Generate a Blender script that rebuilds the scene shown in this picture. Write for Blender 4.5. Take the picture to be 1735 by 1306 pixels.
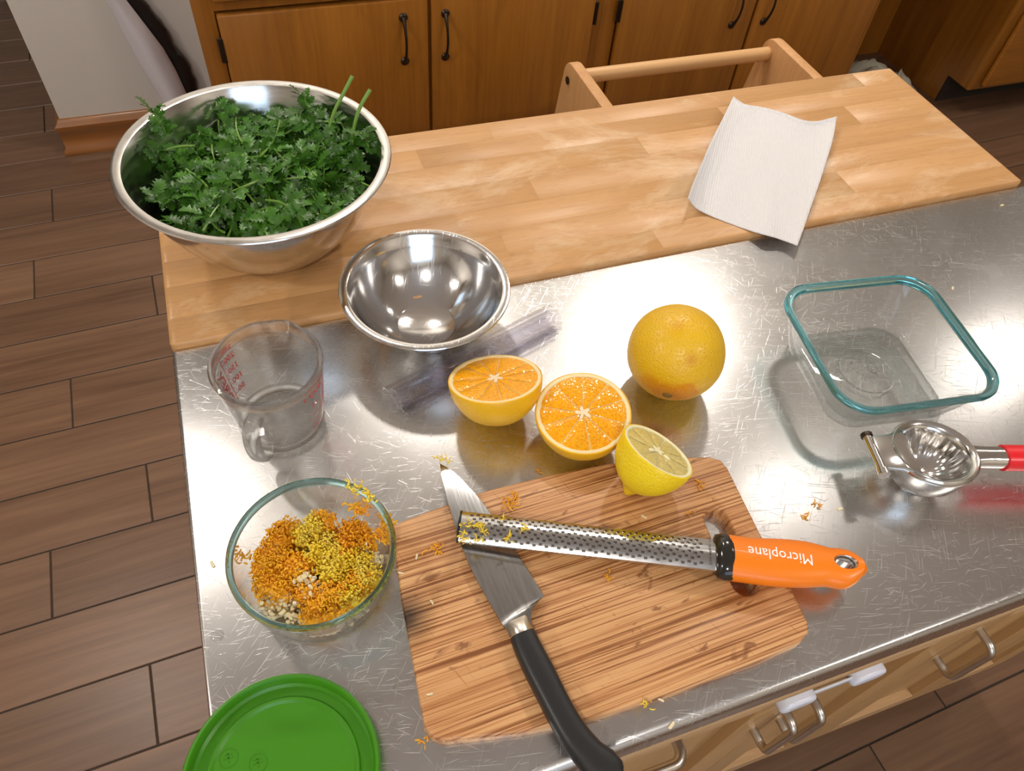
import bpy, bmesh, math, random
from mathutils import Vector, Matrix, Euler, noise as mnoise

for o in list(bpy.data.objects):
    bpy.data.objects.remove(o, do_unlink=True)
S = bpy.context.scene
COL = S.collection
PI = math.pi
HC = 0.905                     # height of the steel worktop
WT = HC + 0.0066               # top of the wooden leaf

# ------------------------------------------------------------------ camera
CAM = Vector((0.1143, -0.5311, 1.465))
ROT = Euler((math.radians(38.085), math.radians(-4.02), math.radians(-19.142)), 'XYZ')
FPX, IW, IH = 1280.0, 1735.0, 1306.0
cd = bpy.data.cameras.new('camera')
cam = bpy.data.objects.new('camera', cd)
COL.objects.link(cam)
cam.location = CAM
cam.rotation_euler = ROT
cd.sensor_fit = 'HORIZONTAL'
cd.sensor_width = 36.0
cd.lens = 36.0 * FPX / IW
cd.clip_start = 0.01
S.camera = cam

# ------------------------------------------------------------------ world, exposure
w = bpy.data.worlds.new('sky')
S.world = w
w.use_nodes = True
w.node_tree.nodes['Background'].inputs['Color'].default_value = (0.62, 0.78, 1.0, 1)
w.node_tree.nodes['Background'].inputs['Strength'].default_value = 5.0
S.view_settings.view_transform = 'Standard'
S.view_settings.look = 'None'
S.view_settings.gamma = 1
S.view_settings.use_curve_mapping = False
S.view_settings.exposure = -0.55
S.cycles.use_denoising = True
S.cycles.max_bounces = 14
S.cycles.transparent_max_bounces = 24
S.cycles.transmission_bounces = 12
S.cycles.glossy_bounces = 6
S.cycles.sample_clamp_indirect = 6.0

# ceiling lamps: (x, y, watts)
LAMPS = [(-0.80, 1.00, 17), (0.35, 1.35, 15), (1.24, 1.12, 23), (-1.70, -0.30, 29),
         (1.34, 0.20, 2.2), (-0.2, -1.50, 24), (2.75, 0.60, 8), (1.6, -1.50, 24)]  # the two equal lamps behind the camera are unseen, added as fill light
CEIL = 2.44
for (lx, ly, lw) in LAMPS:
    ld = bpy.data.lights.new('ceiling_lamp_light', 'AREA')
    ld.shape = 'DISK'
    ld.size = 0.15
    ld.energy = lw
    ld.color = (1.0, 0.925, 0.84)
    lo = bpy.data.objects.new('ceiling_lamp_light', ld)
    COL.objects.link(lo)
    lo.location = (lx, ly, CEIL - 0.012)


# ------------------------------------------------------------------ pixel helpers
RM = ROT.to_matrix()
def ray(px, py):
    return RM @ Vector(((px - IW / 2) / FPX, -(py - IH / 2) / FPX, -1.0))
def pix(px, py, z):
    d = ray(px, py)
    return CAM + d * ((z - CAM.z) / d.z)
def pixY(px, py, Y):
    d = ray(px, py)
    return CAM + d * ((Y - CAM.y) / d.y)

# ------------------------------------------------------------------ mesh helpers
def mesh_of(verts, faces, smooth=True):
    me = bpy.data.meshes.new('m')
    me.from_pydata([tuple(v) for v in verts], [], faces)
    me.validate()
    bm = bmesh.new(); bm.from_mesh(me)
    bmesh.ops.recalc_face_normals(bm, faces=bm.faces)
    bm.to_mesh(me); bm.free()
    if smooth:
        for p in me.polygons: p.use_smooth = True
    return me

def obj(name, me, material=None, parent=None):
    o = bpy.data.objects.new(name, me)
    me.name = name
    COL.objects.link(o)
    if material is not None:
        me.materials.clear(); me.materials.append(material)
    if parent is not None: o.parent = parent
    return o

def tag(o, label=None, cat=None, group=None, kind=None):
    if label: o['label'] = label
    if cat: o['category'] = cat
    if group: o['group'] = group
    if kind: o['kind'] = kind
    return o

def thing(name, label, cat, loc=(0, 0, 0), rot=None, group=None):
    o = bpy.data.objects.new(name, None)
    COL.objects.link(o)
    o.location = loc
    o.empty_display_size = 0.02
    if rot is not None: o.rotation_euler = rot
    return tag(o, label, cat, group)

def sharp(me, ang=35):
    """smooth shading with sharp creases above an angle"""
    bm = bmesh.new(); bm.from_mesh(me)
    for e in bm.edges:
        if len(e.link_faces) == 2 and e.calc_face_angle(0) > math.radians(ang): e.smooth = False
    for f in bm.faces: f.smooth = True
    bm.to_mesh(me); bm.free()
    return me

def box(x0, x1, y0, y1, z0, z1, bev=0.0, seg=2):
    bm = bmesh.new()
    bmesh.ops.create_cube(bm, size=1)
    for v in bm.verts:
        v.co = Vector((x0 + (v.co.x + .5) * (x1 - x0), y0 + (v.co.y + .5) * (y1 - y0), z0 + (v.co.z + .5) * (z1 - z0)))
    if bev > 0:
        bmesh.ops.bevel(bm, geom=list(bm.edges), offset=bev, segments=seg, profile=0.5, affect='EDGES', clamp_overlap=True)
    me = bpy.data.meshes.new('m'); bm.to_mesh(me); bm.free()
    return sharp(me)

def lathe(prof, n=64, close=False):
    """prof: list of (r, z); a closed profile makes a solid ring"""
    vs, fs = [], []
    m = len(prof)
    for i in range(n):
        a = 2 * PI * i / n
        for (r, z) in prof: vs.append((r * math.cos(a), r * math.sin(a), z))
    rng = m if close else m - 1
    for i in range(n):
        j = (i + 1) % n
        for k in range(rng):
            k2 = (k + 1) % m
            fs.append((i * m + k, j * m + k, j * m + k2, i * m + k2))
    me = bpy.data.meshes.new('m'); me.from_pydata(vs, [], fs)
    bm = bmesh.new(); bm.from_mesh(me)
    bmesh.ops.remove_doubles(bm, verts=bm.verts, dist=1e-6)
    bmesh.ops.recalc_face_normals(bm, faces=bm.faces)
    bm.to_mesh(me); bm.free()
    return sharp(me, 40)

def round_rect(hx, hy, r, n=8):
    out = []
    for (cx, cy, a0) in ((hx - r, hy - r, 0), (-hx + r, hy - r, PI / 2), (-hx + r, -hy + r, PI), (hx - r, -hy + r, 1.5 * PI)):
        for i in range(n + 1):
            a = a0 + PI / 2 * i / n
            out.append((cx + r * math.cos(a), cy + r * math.sin(a)))
    return out

def loft(rings, closed_ring=True, caps=True, loop=False):
    """rings: lists of equally many points; skins them"""
    n = len(rings[0]); vs = [p for r in rings for p in r]; fs = []
    m = len(rings)
    for i in range(m if loop else m - 1):
        i2 = (i + 1) % m
        for k in range(n if closed_ring else n - 1):
            k2 = (k + 1) % n
            fs.append((i * n + k, i * n + k2, i2 * n + k2, i2 * n + k))
    if caps and not loop:
        fs.append(tuple(range(n - 1, -1, -1)))
        fs.append(tuple((m - 1) * n + k for k in range(n)))
    return sharp(mesh_of(vs, fs), 45)

def tube(path, rad, n=10, caps=True):
    path = [Vector(p) for p in path]
    rads = rad if isinstance(rad, (list, tuple)) else [rad] * len(path)
    rings = []
    up = None
    for i, p in enumerate(path):
        t = (path[min(i + 1, len(path) - 1)] - path[max(i - 1, 0)]).normalized()
        if up is None:
            up = t.orthogonal().normalized()
        else:
            up = (up - t * up.dot(t)).normalized()
        b = t.cross(up)
        rings.append([p + (up * math.cos(2 * PI * k / n) + b * math.sin(2 * PI * k / n)) * rads[i] for k in range(n)])
    return loft(rings, caps=caps)

def prism(pts, z0, z1, bev=0.0, seg=2, bev_top_only=False):
    bm = bmesh.new()
    vs = [bm.verts.new((p[0], p[1], z0)) for p in pts]
    f = bm.faces.new(vs)
    r = bmesh.ops.extrude_face_region(bm, geom=[f])
    top = [v for v in r['geom'] if isinstance(v, bmesh.types.BMVert)]
    for v in top: v.co.z = z1
    bmesh.ops.recalc_face_normals(bm, faces=bm.faces)
    if bev > 0:
        es = [e for e in bm.edges if abs(e.verts[0].co.z - e.verts[1].co.z) < 1e-7]
        if bev_top_only: es = [e for e in es if abs(e.verts[0].co.z - z1) < 1e-7]
        bmesh.ops.bevel(bm, geom=es, offset=bev, segments=seg, profile=0.5, affect='EDGES', clamp_overlap=True)
    me = bpy.data.meshes.new('m'); bm.to_mesh(me); bm.free()
    return sharp(me, 40)

def transform(me, M):
    me.transform(M); return me

def join(*mes):
    bm = bmesh.new()
    for me in mes: bm.from_mesh(me)
    out = bpy.data.meshes.new('m'); bm.to_mesh(out); bm.free()
    return out

def bool_cut(me, cut):
    a = bpy.data.objects.new('a', me); b = bpy.data.objects.new('b', cut)
    COL.objects.link(a); COL.objects.link(b)
    md = a.modifiers.new('b', 'BOOLEAN'); md.operation = 'DIFFERENCE'; md.object = b; md.solver = 'EXACT'
    dg = bpy.context.evaluated_depsgraph_get(); dg.update()
    out = bpy.data.meshes.new_from_object(a.evaluated_get(dg))
    bpy.data.objects.remove(a); bpy.data.objects.remove(b)
    return sharp(out, 40)

def text_mesh(body, size, extrude=0.0, align='CENTER', bold=0.0):
    c = bpy.data.curves.new('t', 'FONT')
    c.body = body; c.size = size; c.extrude = extrude; c.align_x = align; c.align_y = 'CENTER'
    c.resolution_u = 2; c.offset = bold
    o = bpy.data.objects.new('t', c); COL.objects.link(o)
    dg = bpy.context.evaluated_depsgraph_get(); dg.update()
    me = bpy.data.meshes.new_from_object(o.evaluated_get(dg))
    bpy.data.objects.remove(o)
    return me

def catmull(pts, sub=6, closed=False):
    P = [Vector(p) for p in pts]; n = len(P); out = []
    for i in range(n if closed else n - 1):
        if closed: a, b, c, d = P[(i - 1) % n], P[i], P[(i + 1) % n], P[(i + 2) % n]
        else: a, b, c, d = P[max(i - 1, 0)], P[i], P[i + 1], P[min(i + 2, n - 1)]
        for k in range(sub):
            t = k / sub
            out.append(0.5 * ((2 * b) + (c - a) * t + (2 * a - 5 * b + 4 * c - d) * t * t + (3 * b - a - 3 * c + d) * t ** 3))
    if not closed: out.append(P[-1])
    return out

# ------------------------------------------------------------------ materials
class NT:
    def __init__(s, name):
        s.m = bpy.data.materials.new(name); s.m.use_nodes = True
        s.t = s.m.node_tree
        s.b = s.t.nodes['Principled BSDF']; s.out = s.t.nodes['Material Output']
    def n(s, typ, **kw):
        nd = s.t.nodes.new(typ)
        for k, v in kw.items():
            if k.startswith('_'): setattr(nd, k[1:], v)
            else: nd.inputs[k.replace('__', ' ')].default_value = v
        return nd
    def l(s, a, b): s.t.links.new(a, b)
    def set(s, **kw):
        for k, v in kw.items(): s.b.inputs[k.replace('__', ' ')].default_value = v
    def coord(s, rot=(0, 0, 0), scale=(1, 1, 1), loc=(0, 0, 0), src=None):
        if src is None:
            tc = s.n('ShaderNodeTexCoord'); src = tc.outputs['Object']
        if any(rot):        # turn first, then stretch
            m0 = s.n('ShaderNodeMapping'); m0.inputs['Rotation'].default_value = rot; s.l(src, m0.inputs['Vector']); src = m0.outputs['Vector']
        mp = s.n('ShaderNodeMapping'); mp.inputs['Scale'].default_value = scale
        mp.inputs['Location'].default_value = loc
        s.l(src, mp.inputs['Vector']); return mp.outputs['Vector']
    def noise(s, vec, scale=1, detail=3, rough=.5, dist=0):
        nd = s.n('ShaderNodeTexNoise', Scale=scale, Detail=detail, Roughness=rough, Distortion=dist)
        s.l(vec, nd.inputs['Vector']); return nd.outputs['Fac']
    def ramp(s, fac, stops):
        r = s.n('ShaderNodeValToRGB'); e = r.color_ramp.elements
        while len(e) < len(stops): e.new(0.5)
        for i, (p, c) in enumerate(stops):
            e[i].position = p
            e[i].color = (c, c, c, 1) if not isinstance(c, (tuple, list)) else (*c, 1)
        s.l(fac, r.inputs['Fac']); return r.outputs['Color']
    def mix(s, fac, a, b, mode='MIX'):
        m = s.n('ShaderNodeMix', _data_type='RGBA', _blend_type=mode)
        for v, i in ((fac, 0), (a, 6), (b, 7)):
            if isinstance(v, bpy.types.NodeSocket): s.l(v, m.inputs[i])
            else: m.inputs[i].default_value = v if i == 0 else (*v, 1) if len(v) == 3 else v
        return m.outputs[2]
    def math(s, op, a, b=0.0):
        m = s.n('ShaderNodeMath', _operation=op)
        for v, i in ((a, 0), (b, 1)):
            if isinstance(v, bpy.types.NodeSocket): s.l(v, m.inputs[i])
            else: m.inputs[i].default_value = v
        return m.outputs[0]
    def bump(s, h, strength=.3, dist=.001):
        b = s.n('ShaderNodeBump', Strength=strength, Distance=dist)
        s.l(h, b.inputs['Height']); s.l(b.outputs['Normal'], s.b.inputs['Normal'])
    def base(s, c): s.l(c, s.b.inputs['Base Color'])
    def rough(s, c): s.l(c, s.b.inputs['Roughness'])
    def random(s):
        return s.n('ShaderNodeObjectInfo').outputs['Random']

def plain(name, col, rough=.5, metal=0.0, spec=.5, bump=0, bscale=200, **kw):
    t = NT(name); t.set(Base__Color=(*col, 1), Roughness=rough, Metallic=metal)
    t.b.inputs['Specular IOR Level'].default_value = spec
    t.set(**kw)
    if bump:
        t.bump(t.noise(t.coord(), bscale, 3), bump, .001)
    return t.m

def wood(name, light, dark, axis='X', fine=160, coarse=14, rough=.4, rand=.15, contrast=(.35, .7), gloss_noise=.1, coat=0):
    """grain runs along axis"""
    t = NT(name)
    sc = {'X': (.05, 1, 1), 'Y': (1, .05, 1), 'Z': (1, 1, .05)}[axis]
    tc = t.n('ShaderNodeTexCoord')
    off = t.n('ShaderNodeVectorMath', _operation='ADD')
    rnd = t.random()
    cx = t.n('ShaderNodeCombineXYZ')
    mul = t.math('MULTIPLY', rnd, 7.3)
    for i in range(3): t.l(mul, cx.inputs[i])
    t.l(tc.outputs['Object'], off.inputs[0]); t.l(cx.outputs[0], off.inputs[1])
    v = t.coord(scale=sc, src=off.outputs[0])
    g1 = t.noise(v, fine, 5, .6, .4)
    g2 = t.noise(v, coarse, 3, .5, 1.2)
    g = t.math('ADD', t.math('MULTIPLY', g1, .5), t.math('MULTIPLY', g2, .5))
    c = t.ramp(g, [(contrast[0], dark), (contrast[1], light)])
    hs = t.n('ShaderNodeHueSaturation')
    t.l(c, hs.inputs['Color'])
    t.l(t.math('ADD', t.math('MULTIPLY', rnd, 2 * rand), 1 - rand), hs.inputs['Value'])
    t.base(hs.outputs['Color'])
    t.rough(t.math('ADD', t.math('MULTIPLY', g2, gloss_noise), rough))
    t.bump(g1, .12, .0006)
    if coat: t.set(Coat__Weight=coat, Coat__Roughness=.15)
    return t, hs.outputs['Color']

def glass_mat(name, tint=(1, 1, 1), clear=.5, rough=0.0, absorb=None, density=0, ior=1.47):
    """thin pressed glass: mostly straight-through with a Schlick sheen, part refracting"""
    t = NT(name)
    t.t.nodes.remove(t.b)
    tr = t.n('ShaderNodeBsdfTransparent', Color=(*tint, 1))
    gs = t.n('ShaderNodeBsdfGlossy', Roughness=max(rough, .02))
    lw = t.n('ShaderNodeLayerWeight', Blend=.5)
    fr = t.math('ADD', t.math('MULTIPLY', t.math('POWER', lw.outputs['Facing'], 3.0), .85), .04)
    thin = t.n('ShaderNodeMixShader'); t.l(fr, thin.inputs[0]); t.l(tr.outputs[0], thin.inputs[1]); t.l(gs.outputs[0], thin.inputs[2])
    gl = t.n('ShaderNodeBsdfGlass', Color=(*tint, 1), Roughness=rough, IOR=ior)
    mx = t.n('ShaderNodeMixShader', Fac=1 - clear)
    t.l(thin.outputs[0], mx.inputs[1]); t.l(gl.outputs[0], mx.inputs[2])
    t.l(mx.outputs[0], t.out.inputs['Surface'])
    if absorb:
        va = t.n('ShaderNodeVolumeAbsorption', Color=(*absorb, 1), Density=density)
        t.l(va.outputs[0], t.out.inputs['Volume'])
    return t.m

# scratched stainless steel
def scratched_steel(name, base=(.56, .555, .545), rough=.30, density=6, seed=3, scale=1.0, bump=.25):
    t = NT(name)
    rnd = random.Random(seed)
    tc = t.n('ShaderNodeTexCoord')
    warp = t.n('ShaderNodeTexNoise', Scale=5.0 * scale, Detail=1)
    t.l(tc.outputs['Object'], warp.inputs['Vector'])
    wv = t.n('ShaderNodeVectorMath', _operation='SCALE'); wv.inputs['Scale'].default_value = .05 / scale
    t.l(warp.outputs['Color'], wv.inputs[0])
    ad = t.n('ShaderNodeVectorMath', _operation='ADD')
    t.l(tc.outputs['Object'], ad.inputs[0]); t.l(wv.outputs[0], ad.inputs[1])
    tot = None
    for i in range(density):
        ang = rnd.uniform(0, PI) if i > 2 else (-0.9, -1.15, .7)[i]
        v = t.coord(rot=(0, 0, ang), scale=(rnd.uniform(18, 55) * scale, rnd.uniform(900, 1500) * scale, 1), loc=(rnd.uniform(0, 9), rnd.uniform(0, 9), rnd.uniform(0, 9)), src=ad.outputs[0])
        nz = t.noise(v, 1.0, 1, .5, .0)
        th = rnd.uniform(.70, .73)
        sx = t.ramp(nz, [(th, 0.0), (th + .035, rnd.uniform(.6, 1))])
        tot = sx if tot is None else t.math('MAXIMUM', tot, sx)
    patch = t.ramp(t.noise(t.coord(src=tc.outputs['Object']), 7 * scale, 2, .5), [(.30, .12), (.66, 1.0)])
    tot = t.math('MULTIPLY', tot, patch)
    fine = t.noise(t.coord(rot=(0, 0, 1.0), scale=(40 * scale, 900 * scale, 1), src=tc.outputs['Object']), 1, 2, .6)
    blotch = t.noise(t.coord(src=tc.outputs['Object']), 9 * scale, 4, .55)
    c = t.mix(t.math('MULTIPLY', tot, .42), base, (.84, .83, .81))
    t.base(t.mix(t.ramp(blotch, [(.3, 0.0), (.75, .25)]), c, (.42, .41, .40)))
    r = t.math('ADD', t.math('MULTIPLY', blotch, .14), rough - .07)
    r = t.math('ADD', r, t.math('MULTIPLY', tot, .22))
    t.rough(r)
    t.set(Metallic=1.0)
    h = t.math('ADD', t.math('MULTIPLY', fine, .18), t.math('MULTIPLY', tot, -1.0))
    t.bump(h, bump, .0004)
    return t.m

M = {}
M['steel_top'] = scratched_steel('scratched_worktop_steel', base=(.66, .655, .65), rough=.26, density=8, bump=.16)
def brushed(name, base, rough, bscale=(30, 400, 30), bump=.05):
    t = NT(name); t.set(Metallic=1.0)
    nz = t.noise(t.coord(scale=bscale), 1, 3, .6)
    t.base(t.ramp(nz, [(.3, tuple(c * .86 for c in base)), (.7, base)]))
    t.rough(t.math('ADD', t.math('MULTIPLY', nz, .12), rough - .06))
    if bump: t.bump(nz, bump, .0004)
    return t.m
M['bowl_steel'] = brushed('bowl_steel', (.70, .69, .67), .17, (60, 60, 500), .03)
M['bowl_polished'] = scratched_steel('bowl_polished_steel', base=(.74, .735, .73), rough=.11, density=5, seed=8, scale=1.6, bump=.05)
M['chrome'] = plain('chrome', (.72, .71, .69), .12, 1.0)
M['knife_steel'] = brushed('knife_steel', (.40, .40, .40), .20, (500, 25, 25), .04)
M['zester_steel'] = brushed('zester_steel', (.62, .62, .62), .20, (60, 60, 60), .02)
M['nickel'] = plain('brushed_nickel', (.62, .57, .50), .28, 1.0)
M['bronze'] = plain('dark_bronze', (.05, .035, .025), .3, .8)
M['hole_dark'] = plain('etched_hole_dark', (.06, .055, .05), .4, .5)
M['black_plastic'] = plain('black_plastic', (.018, .018, .019), .38, 0, .4, .08, 500)
M['black_gloss'] = plain('black_gloss_plastic', (.02, .018, .016), .12)
M['orange_plastic'] = plain('orange_plastic', (.86, .205, .003), .34, 0, .5, Coat__Weight=.1)
M['white_print'] = plain('white_print', (.9, .9, .88), .4)
M['red_print'] = plain('red_print', (.62, .02, .03), .45)
M['red_grip'] = plain('red_silicone', (.72, .012, .02), .35)
M['green_plastic'] = plain('green_plastic', (.045, .21, .006), .30, 0, .5, .02, 60)
M['white_plastic'] = plain('white_plastic', (.72, .74, .84), .3, Subsurface__Weight=.1)
M['wall_white'] = plain('wall_paint', (.66, .62, .56), .6, bump=.05, bscale=90)
M['ceiling_white'] = plain('ceiling_paint', (.88, .87, .85), .8)
M['sheet_white'] = plain('white_board', (.64, .62, .66), .45)
M['black_bag'] = plain('black_bag_film', (.012, .011, .012), .35, bump=.4, bscale=40)
M['cloth'] = plain('grey_green_cloth', (.52, .50, .40), .9, bump=.5, bscale=300)
M['lamp_trim'] = plain('lamp_trim_white', (.85, .85, .83), .4)
M['plastic_clear'] = glass_mat('lavender_clear_plastic', (.968, .967, .988), 1.0, .03, ior=1.2)
M['glass_clear'] = glass_mat('clear_glass', (.99, .993, .99), .88)
M['glass_teal'] = glass_mat('teal_tinted_glass', (.985, .994, .993), .92, absorb=(.05, .78, .80), density=1.0)
M['glass_rim'] = glass_mat('teal_glass_rim', (.97, .99, .99), .04, absorb=(.0, .80, .90), density=120)
M['glass_rim2'] = glass_mat('teal_glass_rim_round', (.97, .99, .99), .10, absorb=(.03, .66, .68), density=120)
M['grout'] = plain('floor_grout', (.035, .026, .02), .8)
M['dark_gap'] = plain('dark_recess', (.02, .012, .008), .8)

t, c = wood('cabinet_wood', (.42, .165, .018), (.21, .072, .008), 'Z', 90, 12, .30, .06, (.25, .75), coat=.25); M['cab'] = t.m
t, c = wood('cabinet_wood_across', (.42, .165, .018), (.21, .072, .008), 'X', 90, 12, .30, .06, (.25, .75), coat=.25); M['cabx'] = t.m
t, c = wood('baseboard_wood', (.36, .14, .03), (.20, .07, .014), 'X', 60, 10, .28, .05, coat=.3); M['base'] = t.m
t, c = wood('cart_wood', (.55, .34, .15), (.42, .24, .095), 'Z', 90, 10, .35, .06, (.2, .8)); M['cart'] = t.m
t, c = wood('cart_wood_edge', (.66, .44, .24), (.46, .27, .12), 'X', 220, 18, .45, .06, (.25, .75)); M['cartx'] = t.m
t, c = wood('tower_wood', (.62, .35, .15), (.42, .20, .075), 'Z', 110, 10, .4, .08, (.25, .75)); M['tower'] = t.m
t, c = wood('dowel_wood', (.70, .42, .19), (.55, .30, .12), 'X', 110, 10, .35, .05, (.25, .75)); M['dowel'] = t.m

# rubberwood leaf: worn pale patches through the finish
t, c = wood('leaf_wood', (.63, .35, .145), (.49, .25, .088), 'X', 240, 16, .36, .05, (.28, .72))
geo = t.n('ShaderNodeNewGeometry')
v = t.coord(scale=(.45, 1, 1), src=geo.outputs['Position'])
worn = t.ramp(t.noise(v, 9, 6, .72, .6), [(.50, 0.0), (.63, .8)])
pores = t.ramp(t.noise(t.coord(scale=(.1, 1, 1), src=geo.outputs['Position']), 420, 2, .5), [(.62, 0.0), (.72, .5)])
c2 = t.mix(worn, c, (.70, .49, .29))
t.base(t.mix(pores, c2, (.36, .18, .06)))
M['leaf'] = t.m

# wood-look porcelain tile
t, c = wood('floor_tile', (.215, .118, .066), (.098, .050, .028), 'X', 70, 7, .27, .10, (.32, .70), .14)
M['tile'] = t.m

# bamboo
t = NT('bamboo')
tc = t.n('ShaderNodeTexCoord')
v = t.coord(scale=(6, 620, 60), src=tc.outputs['Object'])
st = t.noise(v, 1, 4, .6, .15)
big = t.noise(t.coord(scale=(2.2, 34, 10), src=tc.outputs['Object']), 1, 2, .5, .3)
c = t.ramp(st, [(.38, (.20, .068, .018)), (.46, (.45, .205, .076)), (.57, (.62, .345, .150))])
c = t.mix(t.ramp(big, [(.28, .5), (.50, 0.0)]), c, (.38, .155, .045))
kn = t.ramp(t.noise(t.coord(scale=(38, 75, 20), src=tc.outputs['Object']), 1, 3, .6, .5), [(.63, 0.0), (.70, .75)])
c = t.mix(kn, c, (.17, .055, .016))
cuts = t.ramp(t.noise(t.coord(rot=(0, 0, 1.2), scale=(30, 700, 1), src=tc.outputs['Object']), 1, 1, .5), [(.70, 0.0), (.73, .5)])
c = t.mix(cuts, c, (.22, .085, .025))
sp = t.n('ShaderNodeVectorMath', _operation='DISTANCE'); sp.inputs[1].default_value = (-.1455, .022, .013)
t.l(tc.outputs['Object'], sp.inputs[0])
burn = t.ramp(t.math('ADD', sp.outputs['Value'], t.math('MULTIPLY', st, .012)), [(.010, .94), (.030, 0.0)])
t.base(t.mix(burn, c, (.018, .008, .005)))
t.rough(t.math('ADD', t.math('MULTIPLY', st, .12), .38))
t.bump(t.math('SUBTRACT', st, t.math('MULTIPLY', cuts, 1.5)), .18, .0005)
M['bamboo'] = t.m

# citrus
def rind(name, col, col2, scale=300, strength=.35):
    t = NT(name); vo = t.n('ShaderNodeTexVoronoi', Scale=scale); t.l(t.coord(), vo.inputs['Vector'])
    nz = t.noise(t.coord(), 22, 3)
    t.base(t.mix(t.ramp(nz, [(.35, 0.0), (.7, 1.0)]), col, col2))
    t.set(Roughness=.36, Subsurface__Weight=.06)
    t.b.inputs['Subsurface Radius'].default_value = (.006, .003, .001)
    h = t.math('ADD', t.ramp(vo.outputs['Distance'], [(0, 0.0), (.5, 1.0)]), t.math('MULTIPLY', t.noise(t.coord(), 40, 2), 1.5))
    t.bump(h, strength, .0008)
    return t
M['zested'] = rind('grated_orange_rind', (.82, .47, .012), (.78, .41, .006), 420, .30).m
t = rind('whole_orange_rind', (.76, .46, .010), (.70, .40, .006), 420, .6)
# ungrated strip round the stem end and two small bruises
tc = t.n('ShaderNodeTexCoord'); g = t.noise(t.coord(scale=(1, 1, 1)), 38, 3, .5)
old = t.b.inputs['Base Color'].links[0].from_socket
ORR = 0.0445
def on_orange(a, b):
    return tuple((RM @ Vector((a, b, math.sqrt(max(0.0, 1 - a * a - b * b))))) * ORR)
STEM = on_orange(-.25, -.91)
spots = [(on_orange(-.30, -.86), .012, .018, .85, (.66, .235, .002)), (on_orange(0.05, -.87), .012, .016, .85, (.66, .24, .002)),
         (on_orange(-.62, -.66), .006, .012, .7, (.66, .25, .003)),
         (on_orange(-.16, .48), .001, .008, .5, (.62, .25, .01)), (on_orange(.08, -.2), .0005, .006, .6, (.60, .24, .01)), (on_orange(.95, -.1), .001, .010, .4, (.68, .28, .005))]
for (p, r0, r1, a, cc) in spots:
    sp = t.n('ShaderNodeVectorMath', _operation='DISTANCE'); sp.inputs[1].default_value = p
    t.l(tc.outputs['Object'], sp.inputs[0])
    k = t.ramp(t.math('ADD', sp.outputs['Value'], t.math('MULTIPLY', t.math('SUBTRACT', g, .5), .018)), [(r0 * 1.0, a), (r1, 0.0)])
    old = t.mix(k, old, cc)
t.base(old)
M['orange_rind'] = t.m
M['lemon_rind'] = rind('lemon_rind', (.87, .65, .014), (.83, .59, .010), 330, .45).m
M['pith'] = plain('pith', (.84, .68, .36), .55, bump=.2, bscale=400)
M['lemon_pith'] = plain('lemon_pith', (.84, .80, .52), .5, bump=.2, bscale=400)
def pulp(name, a, b):
    t = NT(name)
    v = t.n('ShaderNodeTexVoronoi', Scale=420); t.l(t.coord(scale=(1, 1, 1)), v.inputs['Vector'])
    t.base(t.mix(t.ramp(v.outputs['Distance'], [(.1, 0.0), (.6, 1.0)]), a, b))
    t.set(Roughness=.14, Subsurface__Weight=.15)
    t.b.inputs['Subsurface Radius'].default_value = (.004, .002, .0006)
    t.bump(v.outputs['Distance'], .45, .0008)
    return t.m
M['pulp'] = pulp('orange_pulp', (.78, .26, .003), (.86, .40, .008))
M['lemon_pulp'] = pulp('lemon_pulp', (.55, .43, .12), (.66, .55, .20))
M['core'] = plain('citrus_core', (.82, .66, .42), .5, bump=.5, bscale=500)
M['stem_dry'] = plain('stem_dry', (.22, .12, .012), .7, bump=.4, bscale=600)
def var(name, a, b, rough=.4, **kw):
    t = NT(name); nz = t.noise(t.coord(), 60, 3)
    t.base(t.mix(t.ramp(nz, [(.35, 0.0), (.65, 1.0)]), a, b)); t.set(Roughness=rough, **kw)
    return t.m
M['zest_o'] = var('orange_zest', (.88, .34, .006), (.92, .47, .012), .38, Subsurface__Weight=.1)
M['zest_y'] = var('lemon_zest', (.88, .60, .02), (.84, .64, .08), .3, Subsurface__Weight=.1)
M['garlic'] = var('garlic', (.80, .70, .45), (.74, .60, .33), .3, Subsurface__Weight=.1)
# parsley
def leafmat(name, a, b):
    t = NT(name)
    nz = t.noise(t.coord(), 90, 3)
    c = t.mix(t.ramp(nz, [(.3, 0.0), (.7, 1.0)]), a, b)
    hs = t.n('ShaderNodeHueSaturation'); t.l(c, hs.inputs['Color'])
    t.l(t.math('ADD', t.math('MULTIPLY', t.random(), .7), .65), hs.inputs['Value'])
    t.base(hs.outputs['Color']); t.set(Roughness=.34)
    tl = t.n('ShaderNodeBsdfTranslucent'); t.l(hs.outputs['Color'], tl.inputs['Color'])
    mx = t.n('ShaderNodeMixShader', Fac=.22); t.l(t.b.outputs[0], mx.inputs[1]); t.l(tl.outputs[0], mx.inputs[2])
    t.l(mx.outputs[0], t.out.inputs['Surface'])
    t.bump(nz, .3, .0006)
    return t.m
M['parsley'] = leafmat('parsley_leaf', (.034, .125, .013), (.075, .21, .02))
M['pstem'] = plain('parsley_stem', (.16, .30, .045), .35)
# paper towel
t = NT('paper_towel')
vo = t.n('ShaderNodeTexVoronoi', Scale=330, _distance='MANHATTAN', Randomness=.15)
tc = t.n('ShaderNodeTexCoord'); t.l(t.coord(rot=(0, 0, .6), src=tc.outputs['Object']), vo.inputs['Vector'])
t.set(Base__Color=(.70, .685, .69, 1), Roughness=.9)
t.bump(vo.outputs['Distance'], .5, .0012)
M['towel'] = t.m

# ================================================================== ROOM
X0, X1, Y0, Y1 = -2.4, 3.9, -2.3, 3.6
def struct(name, me, mat, parent=None):
    o = obj(name, me, mat, parent)
    if parent is None: tag(o, kind='structure')
    return o

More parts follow.
